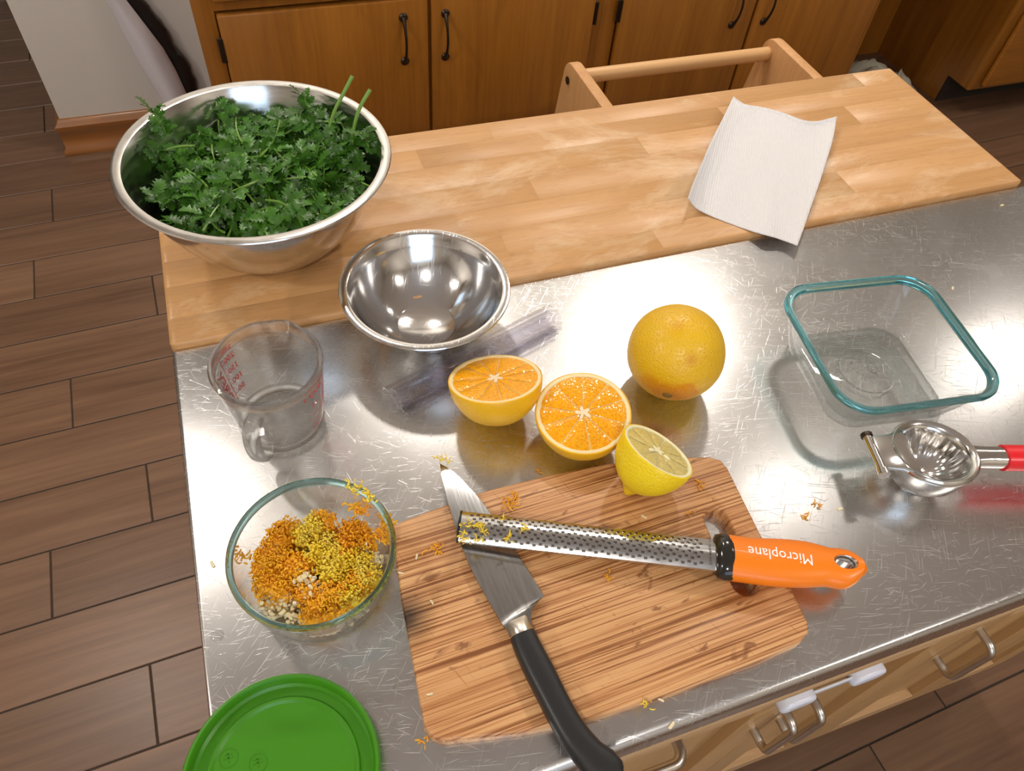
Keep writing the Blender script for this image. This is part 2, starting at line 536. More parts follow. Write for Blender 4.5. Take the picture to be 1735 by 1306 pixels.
TH = math.radians(2.3); ROWW = .1495; V0 = .100; TL = .90
floor = struct('floor', box(X0 - .1, X1 + .1, Y0 - .1, Y1 + .1, -.06, -.003), M['grout'])
KNOWN = {-5: .932, -4: 1.119, -1: -.271, 0: .12, 1: -.432, 2: -.237, 3: .22, 4: -.378, 5: .10, 6: -.168, 7: -.451, 8: .05, 9: -.400, 10: .18, 11: 0.03, 12: -.412, 13: .2, 14: -.05, 15: -.450}
rt = random.Random(5)
tile_me = box(-TL / 2 + .0016, TL / 2 - .0016, -ROWW / 2 + .0016, ROWW / 2 - .0016, -.008, 0, .0012, 1)
tile_me.materials.append(M['tile']); tile_me.name = 'floor_tile'
k0 = -18; first = True
for k in range(-18, 26):
    vc = V0 + (k + .5) * ROWW
    uj = KNOWN.get(k, rt.uniform(0, TL))
    for j in range(-5, 7):
        uc = uj + (j + .5) * TL
        x = uc * math.cos(TH) - vc * math.sin(TH); y = uc * math.sin(TH) + vc * math.cos(TH)
        if x - TL / 2 > X1 or x + TL / 2 < X0 or y > Y1 + .05 or y < Y0 - .05: continue
        o = bpy.data.objects.new('floor_tile', tile_me); COL.objects.link(o)
        o.location = (x, y, 0); o.rotation_euler = (0, 0, TH); o.parent = floor

struct('ceiling', box(X0 - .1, X1 + .1, Y0 - .1, Y1 + .1, CEIL, CEIL + .1), M['ceiling_white'])
struct('wall_left', box(X0 - .1, X0, Y0, Y1, 0, CEIL), M['wall_white'])
struct('wall_right', box(X1, X1 + .1, Y0, Y1, 0, CEIL), M['wall_white'])
struct('wall_back', box(X0 - .1, X1 + .1, Y1, Y1 + .1, 0, CEIL), M['wall_white'])
# the wall behind the photographer with a window in it
WX0, WX1, WZ0, WZ1 = -0.9, 0.5, 1.05, 2.05
fw = struct('wall_front', join(box(X0 - .1, WX0, Y0 - .1, Y0, 0, CEIL), box(WX1, X1 + .1, Y0 - .1, Y0, 0, CEIL),
     box(WX0, WX1, Y0 - .1, Y0, 0, WZ0), box(WX0, WX1, Y0 - .1, Y0, WZ1, CEIL)), M['wall_white'])
win = struct('window_1', join(box(WX0 - .06, WX1 + .06, Y0, Y0 + .02, WZ1, WZ1 + .06, .003), box(WX0 - .06, WX1 + .06, Y0, Y0 + .03, WZ0 - .06, WZ0, .003),
     box(WX0 - .06, WX0, Y0, Y0 + .02, WZ0, WZ1, .003), box(WX1, WX1 + .06, Y0, Y0 + .02, WZ0, WZ1, .003),
     box(-.22, -.18, Y0 - .06, Y0 - .02, WZ0, WZ1, .003)), M['lamp_trim'])
gm = NT('window_glass'); gm.t.nodes.remove(gm.b)
a_ = gm.n('ShaderNodeBsdfTransparent'); b_ = gm.n('ShaderNodeBsdfGlossy', Roughness=.02); c_ = gm.n('ShaderNodeMixShader', Fac=.06)
gm.l(a_.outputs[0], c_.inputs[1]); gm.l(b_.outputs[0], c_.inputs[2]); gm.l(c_.outputs[0], gm.out.inputs['Surface'])
for (a, b) in ((WX0, -.22), (-.18, WX1)):
    obj('pane', box(a, b, Y0 - .045, Y0 - .04, WZ0, WZ1), gm.m, win)

# the wall with the cabinets; its end stands free beside the passage
WY = 1.752
wp = struct('wall_cabinets', box(-.405, X1, WY, WY + .13, 0, CEIL, .002), M['wall_white'])
bbp = [(-.0, 0), (-.022, 0), (-.022, .012), (-.014, .022), (-.014, .075), (-.018, .080), (-.018, .092), (-.010, .100), (-.006, .108), (-.0, .110)]
rings = [[(.03, WY + d, z) for d, z in bbp], [(-.405 + d, WY + d, z) for d, z in bbp], [(-.405 + d, WY + .13, z) for d, z in bbp]]
struct('baseboard_cabinets', loft(rings), M['base'])

# recessed ceiling lamps; the two behind the camera are added fill
for i, (lx, ly, lw) in enumerate(LAMPS):
    where = ['above the passage beside the free wall end', 'above the base cabinet next to the wall end', 'above the step tower', 'above the open floor left of the cart', 'above the squeezer end of the cart', 'above the photographer\'s side near the window', 'above the drawer cabinet', 'added as unseen fill light over the far end of the aisle behind the photographer']
    cl = thing('ceiling_lamp', 'round white recessed ceiling lamp ' + where[i], 'lamp', (lx, ly, CEIL), group='recessed ceiling lamps')
    obj('trim_ring', lathe([(.078, -.008), (.098, -.010), (.105, -.004), (.105, 0), (.078, 0)], 32, True), M['lamp_trim'], cl)
    obj('can', lathe([(.078, -.001), (.076, .0), (.0, .0)], 32), M['lamp_trim'], cl)
for o in list(COL.objects):
    if o.type == 'LIGHT':
        for p in COL.objects:
            if p.name.startswith('ceiling_lamp') and p.type == 'EMPTY' and (Vector(p.location[:2]) - Vector(o.location[:2])).length < .01:
                o.location = (0, 0, -.011); o.parent = p; break

# ================================================================== BACK CABINETS
CY = 1.27
def cabX(px, py): return pixY(px, py, CY).x
def pull(parent, x, z0, z1, y, vertical=True, mat='bronze'):
    """thin bowed pull with flared ends"""
    L = z1 - z0
    pts, rad = [], []
    for i in range(13):
        u = i / 12
        pts.append((x, y - .004 - .022 * math.sin(PI * u) ** .8, z0 + L * u)); rad.append(.0032 + .0035 * abs(2 * u - 1) ** 4)
    me = tube(pts, rad, 8)
    for zz in (z0, z1): me = join(me, transform(lathe([(0, -.003), (.010, -.003), (.011, .002), (.007, .006), (0, .007)], 14), Matrix.Translation((x, y - .001, zz)) @ Matrix.Rotation(PI / 2, 4, 'X')))
    return obj('handle', sharp(me), M[mat], parent)
def hinge(parent, x, z, y):
    return obj('hinge', join(box(x - .007, x + .007, y - .004, y + .001, z - .030, z + .030, .004, 3), transform(lathe([(0, -.028), (.0035, -.028), (.0035, .028), (0, .028)], 10), Matrix.Translation((x + .002, y - .005, z)))), M['bronze'], parent)

ZDT = .605      # top of the doors
def base_cabinet(label, xs, handles, hinges, left_end=False):
    x0, x1 = xs[0], xs[-1]
    t = thing('base_cabinet', label, 'cabinet', (x0, CY, 0), group='amber wood base cabinets')
    L = x1 - x0; D = WY - CY - .004
    obj('body', join(box(0, L, .018, D, .10, .86), box(.0, L, .08, D, 0, .10)), M['cab'], t)
    # face frame
    obj('face_frame', join(box(0, .045, -.0, .018, .10, .86, .001), box(L - .03, L, 0, .018, .10, .86, .001), box(.045, L - .03, 0, .018, .10, .125), box(.045, L - .03, .0, .018, ZDT + .004, ZDT + .03), box(.045, L - .03, .0, .018, .82, .86),
        *[box(xx - x0 - .012, xx - x0 + .012, .0, .018, .125, .82) for xx in xs[1:-1]]), M['cab'], t)
    for i in range(len(xs) - 1):
        a = xs[i] - x0 + (.048 if i == 0 else .004); b = xs[i + 1] - x0 - (.030 if i == len(xs) - 2 else .004)
        d = obj('door', box(a, b, -.018, .0, .115, ZDT, .004, 2), M['cab'], t)
        dr = obj('drawer_front', box(a, b, -.018, .0, ZDT + .030, .83, .004, 2), M['cabx'], t)
        hx = a + .035 if handles[i] == 'L' else b - .062
        pull(d, hx, .455, .565, -.018)
        pull(dr, (a + b) / 2, .70, .76, -.018)
        for hz in (.525, .19): hinge(d, (a - .004 if handles[i] == 'R' else b + .004), hz, -.012)
    return t
g1, g2, g3 = cabX(727, 150), cabX(1010, 80), cabX(1240, 120)
cl_, cr_ = cabX(340, 75), cabX(1466, 60)
base_cabinet('amber wood base cabinet standing next to the free white wall end', [cl_, g1, g2], ['R', 'L'], 0)
base_cabinet('amber wood base cabinet behind the step tower, next to the dark recess', [g2, g3, cr_], ['R', 'L'], 0)

# drawer cabinet beyond the recess
rc0 = 2.578
t = thing('drawer_cabinet', 'amber wood drawer cabinet on the far side of the dark recess', 'cabinet', (rc0, CY, 0))
obj('body', join(box(0, 1.0, .018, WY - CY - .004, .10, .86), box(.0, 1.0, .105, WY - CY - .004, 0, .10)), M['cab'], t)
obj('face_frame', join(box(0, .055, 0, .018, .10, .86, .001), box(.055, 1.0, 0, .018, .10, .13), box(.945, 1, 0, .018, .1, .86), box(.055, .945, 0, .018, .36, .40), box(.055, .945, 0, .018, .6, .63), box(.055, .945, 0, .018, .82, .86)), M['cab'], t)
for (za, zb) in ((.115, .372), (.395, .61), (.625, .83)):
    d = obj('drawer_front', box(.045, .50, -.018, 0, za, zb, .006, 3), M['cabx'], t)
    obj('knob', transform(join(tube([(.17, -.018, 0), (.18, -.040, 0), (.26, -.040, 0), (.27, -.018, 0)], .005, 8)), Matrix.Translation((0, 0, (za + zb) / 2 + .02))), M['bronze'], d)
    d = obj('drawer_front', box(.51, .955, -.018, 0, za, zb, .006, 3), M['cabx'], t)
obj('kick_board', box(.0, 1.0, .098, .105, .0, .10), M['dark_gap'], t)

o = obj('cabinet_worktop', box(cl_ - .03, 3.58, CY - .03, WY - .003, .862, .90, .006, 2), M['wall_white'])
tag(o, 'long pale worktop lying over the amber base cabinets and the recess', 'worktop')
struct('trim_1', box(cr_ + .002, rc0 - .002, WY - .022, WY - .002, 0, .86), M['cab'])

# crumpled cloth on the floor in the recess
rc = random.Random(11)
def cloth_mesh():
    n = 26; vs, fs = [], []
    for i in range(n):
        for j in range(n):
            u, v = i / (n - 1) - .5, j / (n - 1) - .5
            r = max(abs(u), abs(v)) * 2
            h = .085 * (1 - r ** 3) * (.55 + .9 * mnoise.noise(Vector((u * 5, v * 5, 2.0)))) + .022 * abs(mnoise.noise(Vector((u * 13, v * 13, 7))))
            vs.append((u * .30 + .03 * mnoise.noise(Vector((u * 4, v * 4, 0))), v * .22 + .03 * mnoise.noise(Vector((u * 4, v * 4, 9))), max(.004, h)))
    for i in range(n - 1):
        for j in range(n - 1):
            fs.append((i * n + j, (i + 1) * n + j, (i + 1) * n + j + 1, i * n + j + 1))
    return mesh_of(vs, fs)
o = obj('cleaning_cloth', cloth_mesh(), M['cloth'])
md = o.modifiers.new('s', 'SOLIDIFY'); md.thickness = .003; md.offset = 1
o.location = (2.385, 1.49, 0.0); o.rotation_euler = (0, 0, -.55)
tag(o, 'crumpled greyish cloth lying on the floor in the dark recess', 'cloth')

# white board and black bag standing against the wall beside the cabinets
def strip_on_wall(Lp, Rp, y, th, bow):
    """sheet between two pixel polylines placed on the plane y, bowed out of it"""
    n = 24
    def samp(P, u):
        P = [Vector((a, b, 0)) for a, b in P]; k = min(int(u * (len(P) - 1)), len(P) - 2); f = u * (len(P) - 1) - k
        return P[k].lerp(P[k + 1], f)
    rows = []
    for i in range(n + 1):
        u = i / n
        a, b = samp(Lp, u), samp(Rp, u)
        A, B = pixY(a.x, a.y, y), pixY(b.x, b.y, y)
        rows.append((A, B))
    return rows
Lp = [(150, -62), (179, 0), (203, 49), (235, 108), (272, 169), (300, 222)]
Rp = [(160, -70), (213, 0), (247, 44), (277, 83), (299, 122), (316, 159), (333, 205)]
rows = strip_on_wall(Lp, Rp, WY - .075, .006, .03)
rows.append((Vector((rows[-1][0].x + .03, WY - .075, .004)), Vector((rows[-1][1].x + .02, WY - .075, .004))))
rings = []
m = 9
for (A, B) in rows:
    fr = [A.lerp(B, k / (m - 1)) + Vector((0, -.030 * math.sin(PI * k / (m - 1)), 0)) for k in range(m)]
    bk = [p + Vector((0, .005, 0)) for p in reversed(fr)]
    rings.append(fr + bk)
o = obj('white_board', loft(rings), M['sheet_white'])
tag(o, 'white flexible board standing bowed against the wall beside a black bag', 'board')
Rb = [(190, -70), (245, 0), (270, 27), (294, 69), (321, 105), (336, 152), (350, 205)]
rows = strip_on_wall(Rp, Rb, WY - .02, .02, .03)
rows.append((Vector((rows[-1][0].x + .02, WY - .02, .0)), Vector((rows[-1][1].x + .02, WY - .02, .0))))
rings = []
m = 14
for i, (A, B) in enumerate(rows):
    A = A + Vector((-.02, 0, 0)); C_ = (A + B) / 2; hw = (B - A).length / 2
    ring = []
    for k in range(m):
        a = 2 * PI * k / m
        p = C_ + Vector((hw * math.cos(a), .022 * math.sin(a) - .004, 0))
        p += Vector((.010 * mnoise.noise(p * 38) * (1 if math.cos(a) > 0 else .2), min(0, .008 * mnoise.noise(p * 25)), 0))
        p.y = min(p.y, WY - .001)
        ring.append(p)
    rings.append(ring)
o = obj('black_bag', loft(rings), M['black_bag'])
tag(o, 'black crinkled bag hanging between the bowed white board and the cabinet', 'bag')

# ================================================================== STEP TOWER
TY = 0.60
A = pixY(990, 130, TY); B = pixY(1300, 90, TY)
tz = (A.z + B.z) / 2; ta = A.x - .010; tb = B.x + .002; TT = .021
t = thing('step_tower', 'pale wooden step tower with a round top rail behind the cart', 'step tower', (ta, TY, 0))
TYF = -.30
top = tz + .028
def side(x0):
    # outline in (y, z) relative to the rail; far edge nearly upright, top edge slopes to the near side
    P = [(.150, 0), (.030, top - .06)]
    for i in range(7):
        a = math.radians(0 + 15 * i); P.append((-.006 + .030 * math.cos(a), top - .030 + .030 * math.sin(a)))
    P += [(-.10, top), (-.285, top), (-.295, top - .012), (-.30, 0)]
    bm = prism([(p[0], p[1]) for p in P], 0, TT, .003, 2)
    # prism is in xy with height z -> map x->y, y->z, z->x
    for v in bm.vertices: v.co = Vector((x0 + v.co.z, v.co.x, v.co.y))
    return bm
def fixn(me):
    bm = bmesh.new(); bm.from_mesh(me); bmesh.ops.recalc_face_normals(bm, faces=bm.faces); bm.to_mesh(me); bm.free(); return sharp(me, 40)
Lw = tb - ta
obj('side_panel', fixn(side(-TT)), M['tower'], t)
obj('side_panel', fixn(side(Lw)), M['tower'], t)
obj('rail', tube([(0, 0, tz), (Lw, 0, tz)], .0125, 20), M['dowel'], t)
for z in (.20, .42): obj('step', box(0, Lw, -.275, .01, z, z + .02, .003), M['dowel'], t)
for x in (-TT - .001, ):
    obj('bolt', transform(lathe([(0, -.002), (.006, -.002), (.007, .001), (0, .001)], 12), Matrix.Translation((x, 0.0, tz - .004)) @ Matrix.Rotation(-PI / 2, 4, 'Y')), M['bronze'], t)
obj('bracket', transform(box(-.010, 0, -.012, .012, -.03, .03, .004, 3), Matrix.Translation((Lw, -.075, tz - .085))), M['white_plastic'], t)

# ================================================================== KITCHEN CART
SX1, SD = 1.235, .4520
LX = 1.037; LB = .281
# stainless top with a turned-down rounded lip
def top_shell():
    x0, x1, y0, y1 = 0.0, SX1, -SD, 0.0
    pts = [(x0, y0), (x1, y0), (x1, y1), (x0, y1)]
    me = prism(pts, HC - .030, HC, .0040, 4, True)
    for v in me.vertices:      # the front edge is turned over in a wider curve
        if v.co.z > HC - .0041 and v.co.y < y0 + .0041:
            k = (v.co.y - y0) / .0040; v.co.y = y0 + .0085 * k; v.co.z = HC - .0085 * (HC - v.co.z) / .0040
    return sharp(me, 40)
o = obj('steel_worktop', top_shell(), M['steel_top'])
tag(o, 'scratched stainless steel worktop of the kitchen cart', 'worktop')

lf = thing('drop_leaf', 'worn blond wooden drop leaf behind the steel worktop', 'leaf', (0, 0, WT - .022))
rl = random.Random(4)
ys = [0.0, .034, .078, .116, .162, .205, .243, LB]
cutsx = [[.52], [.35, .80], [.12, .66], [.415], [.58, .9], [.30, .72], [.40, .965]]
def stave(x0, x1, y0, y1, fr, bk, lf_, rt_):
    r = .004
    P = []
    if fr: P += [(y0 + .0035, 0), (y0, .003)] + [(y0 + r - r * math.cos(a), .022 - r + r * math.sin(a)) for a in (0, .4, .8, 1.2, PI / 2)]
    else: P += [(y0, 0), (y0, .0218), (y0 + .0003, .022)]
    if bk: P += [(y1 - r + r * math.sin(a), .022 - r + r * math.cos(a)) for a in (0, .4, .8, 1.2, PI / 2)] + [(y1, .003), (y1 - .0035, 0)]
    else: P += [(y1 - .0003, .022), (y1, .0218), (y1, 0)]
    rings = []
    ya, yb = min(p[0] for p in P), max(p[0] for p in P)
    def ring(x, ins, corner):
        out = []
        for (y, z) in P:
            zz = min(z, .022 - ins); yy = y
            if fr: yy = max(yy, ya + corner)
            if bk: yy = min(yy, yb - corner)
            out.append((x, yy, zz))
        return out
    if lf_: rings += [ring(x0, .004, .006), ring(x0 + .0012, .0015, .003), ring(x0 + .004, 0, .0008), ring(x0 + .007, 0, 0)]
    else: rings += [ring(x0, .0003, 0), ring(x0 + .0003, 0, 0)]
    if rt_: rings += [ring(x1 - .007, 0, 0), ring(x1 - .004, 0, .0008), ring(x1 - .0012, .0015, .003), ring(x1, .004, .006)]
    else: rings += [ring(x1 - .0003, 0, 0), ring(x1, .0003, 0)]
    return loft(rings)
for r_ in range(len(ys) - 1):
    xs = [0.0] + cutsx[r_] + [LX]
    for i in range(len(xs) - 1):
        # keep each stave's own origin so the grain differs
        me = stave(xs[i], xs[i + 1], ys[r_], ys[r_ + 1], r_ == 0, r_ == len(ys) - 2, i == 0, i == len(xs) - 2)
        obj('stave', me, M['leaf'], lf)

ct = thing('kitchen_cart', 'pale wooden kitchen cart with framed doors under the steel worktop', 'cart', (0, 0, 0))
FYc = -.430
obj('top_board', box(.002, SX1 - .002, -SD + .0005, -.002, HC - .056, HC - .030, .002), M['cartx'], ct)
obj('body', join(box(.03, SX1 - .03, FYc + .022, -.02, .14, HC - .056)), M['cart'], ct)
for (x, y) in ((.015, FYc + .02), (SX1 - .065, FYc + .02), (.015, -.07), (SX1 - .065, -.07)):
    obj('leg', box(x, x + .05, y, y + .05, 0, .86, .003), M['cart'], ct)
FZ0, FZ1 = .155, .715
def framed(parent, name, x0, x1, z0, z1, st=.05, rs=.045):
    """frame-and-panel front: two stiles, two rails and a recessed panel"""
    f = obj(name, box(x0 + st - .006, x1 - st + .006, FYc + .013, FYc + .020, z0 + rs - .006, z1 - rs + .006), M['cart'], parent)
    for (a, b, c, d, mm, nm) in ((x0, x0 + st, z0, z1, 'cart', 'stile'), (x1 - st, x1, z0, z1, 'cart', 'stile'), (x0 + st, x1 - st, z0, z0 + rs, 'cartx', 'rail'), (x0 + st, x1 - st, z1 - rs, z1, 'cartx', 'rail')):
        obj(nm, box(a, b, FYc, FYc + .0205, c, d, .0012, 1), M[mm], f)
    return f
def bar_handle(parent, p0, p1, out=.026, r=.005):
    p0, p1 = Vector(p0), Vector(p1); o_ = Vector((0, -out, 0)); ax = (p1 - p0).normalized(); k = .011
    P = [p0, p0 + o_ * .55]
    for i in range(6):
        a = PI / 2 * i / 5; P.append(p0 + o_ * (1 - k / out) + o_.normalized() * k * math.sin(a) + ax * k * (1 - math.cos(a)))
    for i in range(6):
        a = PI / 2 * (5 - i) / 5; P.append(p1 + o_ * (1 - k / out) + o_.normalized() * k * math.sin(a) - ax * k * (1 - math.cos(a)))
    P += [p1 + o_ * .55, p1]
    return obj('handle', tube(P, r, 12), M['nickel'], parent)
cols = [(.055, .5285), (.5315, .7535), (.7565, 1.006), (1.009, SX1 - .055)]
hxs = [(.512, .512), (.547, .547), (.776, .776), (1.18, 1.18)]
for i, ((a, b), (h, _)) in enumerate(zip(cols, hxs)):
    d = framed(ct, 'door', a, b, FZ0, FZ1)
    bar_handle(d, (h, FYc, .557), (h, FYc, .653))
    dr = obj('drawer_front', box(a, b, FYc, FYc + .02, FZ1 + .004, HC - .058, .002), M['cart'], ct)
    if i == 0:
        bar_handle(dr, (.18, FYc, .79), (.342, FYc, .79), .030)
obj('bottom_rail', box(.05, SX1 - .05, FYc + .002, FYc + .02, .115, .153, .002), M['cartx'], ct)

# child-proof strap across the two doors
t = thing('child_lock', 'white plastic child lock strap joining two cart doors', 'lock', (.55, FYc - .0005, .690))
for (dx) in (-.040, .046):
    P = [(p[0], p[1]) for p in round_rect(.021, .013, .0125, 6)]
    me = prism(P, 0, .011, .004, 3, True)
    for v in me.vertices: v.co = Vector((v.co.x + dx, -v.co.z, v.co.y))
    obj('pad', fixn(me), M['white_plastic'], t)
me = box(-.03, .04, -.005, -.003, -.006, .006, .0005)
obj('strap', me, M['white_plastic'], t)

# ================================================================== MIXING BOWLS
def bowl_profile(R, H, rb, lip, th=.0012):
    """outer side upwards, rolled lip, then the inside down again (open at the axis)"""
    prof = [(0, 0), (rb * .96, 0), (rb, .0012)]
    n = 14
    for i in range(1, n + 1):
        u = i / n
        a = u * PI / 2
        r = rb + (R - lip - rb) * (0.55 * math.sin(a) + .45 * u)
        z = .0012 + (H - lip * .30 - .0012) * (0.42 * (1 - math.cos(a)) + .58 * u)
        prof.append((r, z))
    ro, zo = prof[-1]
    # flat rolled lip
    out = prof + [(R - .0012, H - lip * .22), (R, H - lip * .05), (R - .0006, H + .0006), (R - lip * .45, H + .0012), (R - lip * .9, H), (ro - th * .8, zo - .001)]
    inner = [(max(0, r - th), z + th) for (r, z) in reversed(prof[2:-1])]
    return out + inner + [(rb * .96 - th, th * 1.3), (0, th * 1.3)]
BC = (.1144, .1270); BR = .1295; BH = .104
b = thing('mixing_bowl', 'large stainless steel mixing bowl filled with wet parsley', 'bowl', (*BC, WT))
obj('shell', lathe(bowl_profile(BR, BH, .056, .0105), 96), M['bowl_steel'], b)
# water drops clinging outside
rd = random.Random(2)
drop = None
prof = bowl_profile(BR, BH, .056, .0105)
for i in range(46):
    a = math.radians(rd.uniform(-130, -20)); u = rd.uniform(.3, .95); k = 2 + u * 14; j = int(k); f_ = k - j
    r = prof[j][0] * (1 - f_) + prof[j + 1][0] * f_; z = prof[j][1] * (1 - f_) + prof[j + 1][1] * f_
    s = rd.uniform(.0006, .0014)
    bm = bmesh.new(); bmesh.ops.create_icosphere(bm, subdivisions=1, radius=s); bmesh.ops.translate(bm, verts=bm.verts, vec=(r * math.cos(a), r * math.sin(a), z))
    me = bpy.data.meshes.new('m'); bm.to_mesh(me); bm.free()
    drop = me if drop is None else join(drop, me)
for p in drop.polygons: p.use_smooth = True
o = obj('water_drops', drop, M['glass_clear'], b); tag(o, kind='stuff')

SC = (.2385, -.0325); SR = .0803; SH = .0545
b2 = thing('mixing_bowl', 'small empty polished steel bowl set down beside the wooden leaf', 'bowl', (*SC, HC))
obj('shell', lathe(bowl_profile(SR, SH, .0300, .0085), 96), M['bowl_polished'], b2)

# ================================================================== PARSLEY
rp = random.Random(21)
def leaflet(L, W, rnd, teeth=4):
    """one serrated lobe along +x, folded along the midrib and drooping"""
    n = teeth * 2 + 2
    mid, lft, rgt = [], [], []
    dz = rnd.uniform(.1, .3) * L; fold = rnd.uniform(.10, .35)
    for i in range(n + 1):
        u = i / n
        w_ = W * (math.sin(PI * min(1, u * .86 + .10)) ** .8) * (1.0 if i % 2 == 0 else .50)
        if i == 0: w_ = W * .10
        if i == n: w_ = 0
        z = -dz * u * u
        xt = u * L + (0.06 * L if i % 2 == 0 and 0 < i < n else 0)
        mid.append(Vector((u * L, 0, z))); lft.append(Vector((xt, w_, z + fold * w_ + rnd.uniform(-.1, .1) * W))); rgt.append(Vector((xt, -w_, z + fold * w_ + rnd.uniform(-.1, .1) * W)))
    return mid, lft, rgt
def parsley_leaf(rnd, size):
    vs, fs = [], []
    for (ang, s, base) in ((0, 1.0, .28), (.85, .78, .10), (-.85, .78, .10), (1.65, .5, .04), (-1.65, .5, .04)):
        L, W = size * s * rnd.uniform(.85, 1.1), size * s * .37
        mid, l_, r_ = leaflet(L, W, rnd, 4 if s > .7 else 3)
        R_ = Matrix.Rotation(ang + rnd.uniform(-.15, .15), 4, 'Z') @ Matrix.Rotation(rnd.uniform(-.35, .35), 4, 'X')
        off = Vector((base * size, 0, 0))
        st = len(vs); n = len(mid)
        for q in (mid, l_, r_):
            for p in q: vs.append(R_ @ p + Matrix.Rotation(ang, 4, 'Z') @ off)
        for i in range(n - 1):
            fs.append((st + i, st + i + 1, st + n + i + 1, st + n + i)); fs.append((st + i + 1, st + i, st + 2 * n + i, st + 2 * n + i + 1))
    me = bpy.data.meshes.new('leaf'); me.from_pydata(vs, [], fs); me.validate()
    for p in me.polygons: p.use_smooth = True
    me.materials.append(M['parsley'])
    return me
LEAVES = [parsley_leaf(rp, s) for s in (.016, .018, .020, .017, .022, .015, .019)]
def stem_mesh(L, rnd):
    P = [Vector((L * u, .10 * L * math.sin(u * 3 + .3), .06 * L * math.sin(u * 2.2))) for u in [i / 6 for i in range(7)]]
    return tube(P, [.0013 - .0005 * i / 6 for i in range(7)], 6), P
STEMS = [stem_mesh(L, rp) for L in (.035, .045, .055, .04)]
for s_, _ in STEMS: s_.materials.append(M['pstem'])
PLAB = 'wet parsley sprig lying in the large steel bowl'
def heap_z(x, y):
    """height of the heap's surface in the bowl, from the bowl's foot"""
    r = math.hypot(x, y) / BR
    h = .062 + .028 * (1 - r * r)
    if x < -.060: h -= (-.060 - x) * 1.0
    return h + .010 * mnoise.noise(Vector((x * 22, y * 22, 1)))
_bp = bowl_profile(BR, BH, .056, .0105)[2:17]
def in_r(z):
    for (a, b) in zip(_bp[:-1], _bp[1:]):
        if a[1] <= z <= b[1] and b[1] > a[1]: return a[0] + (b[0] - a[0]) * (z - a[1]) / (b[1] - a[1]) - .003
    return _bp[0][0] - .004 if z < _bp[0][1] else _bp[-1][0] - .003
def inside(p):
    """keep a point inside the bowl"""
    z = max(p.z, .010)
    rmax = in_r(z) - .012
    r = math.hypot(p.x, p.y)
    if p.z < BH + .002 and r > rmax: p.x *= rmax / r; p.y *= rmax / r
    p.z = z
    return p
def through(p):
    """how far a point (bowl coordinates) lies outside the inner wall"""
    if p.z > BH: return -1.0
    return math.hypot(p.x, p.y) - in_r(p.z)
def put_sprig(pos, yaw, tilt, roll, label=PLAB, stems=STEMS, leafn=None, stick=False):
    sm, P = rp.choice(stems)
    root = thing('parsley_sprig', label, 'parsley', pos, group='parsley sprigs in the large bowl')
    R_ = Matrix.Rotation(yaw, 4, 'Z') @ Matrix.Rotation(-tilt, 4, 'Y') @ Matrix.Rotation(roll, 4, 'X')
    for it in range(10):      # keep the stem inside the bowl too
        bad = max(through(Vector(pos) - Vector((*BC, WT)) + R_ @ q_) for q_ in P)
        if bad <= 0: break
        c0 = Vector(pos) - Vector((*BC, WT)); pos = tuple(Vector(pos) + Vector((-c0.x, -c0.y, 0)).normalized() * (bad + .001))
    root.location = pos
    root.rotation_euler = R_.to_euler()
    c_ = bpy.data.objects.new('stem', sm); COL.objects.link(c_); c_.parent = root
    if stick: return root
    for i in range(leafn or rp.choice((3, 4, 5))):
        k = 6 if i == 0 else rp.choice((3, 4, 5))
        lo_ = bpy.data.objects.new('leaf', rp.choice(LEAVES)); COL.objects.link(lo_); lo_.parent = root
        wpos = Vector(pos) + R_ @ P[k]
        loc = P[k].copy()
        # leaves lie roughly in the heap's surface whatever the stem does
        face = Matrix.Rotation(rp.uniform(0, 2 * PI), 4, 'Z') @ Matrix.Rotation(rp.gauss(0, .45), 4, 'Y') @ Matrix.Rotation(rp.gauss(0, .55), 4, 'X')
        loc_m = Matrix.Translation(loc) @ (R_.inverted().to_3x3().to_4x4() @ face)
        s = rp.uniform(.8, 1.25)
        # pull a leaf that would stick through the bowl back inside
        for it in range(14):
            ML = Matrix.Translation(Vector(pos) - Vector((*BC, WT))) @ R_ @ loc_m
            bad = max((through(ML @ (v.co * s)) for v in lo_.data.vertices))
            if bad <= 0: break
            c0 = ML.translation; d_ = Vector((-c0.x, -c0.y, 0)).normalized() * (bad + .001) + Vector((0, 0, .001))
            loc_m = Matrix.Translation(R_.inverted().to_3x3() @ d_) @ loc_m
        lo_.matrix_basis = loc_m @ Matrix.Scale(s, 4)
    return root
for i in range(170):
    r = math.sqrt(rp.random()) * .105; a = rp.uniform(0, 2 * PI)
    x, y = r * math.cos(a) + .010, r * math.sin(a)
    if x < -.075 and rp.random() < .75: x = -x * .8
    if math.hypot(x, y) > .104: x *= .88; y *= .88
    z = heap_z(x, y) - rp.uniform(0, .018)
    p = inside(Vector((x, y, z)))
    put_sprig((BC[0] + p.x, BC[1] + p.y, WT + p.z), rp.uniform(0, 2 * PI), rp.uniform(-.2, .35), rp.uniform(-PI, PI))
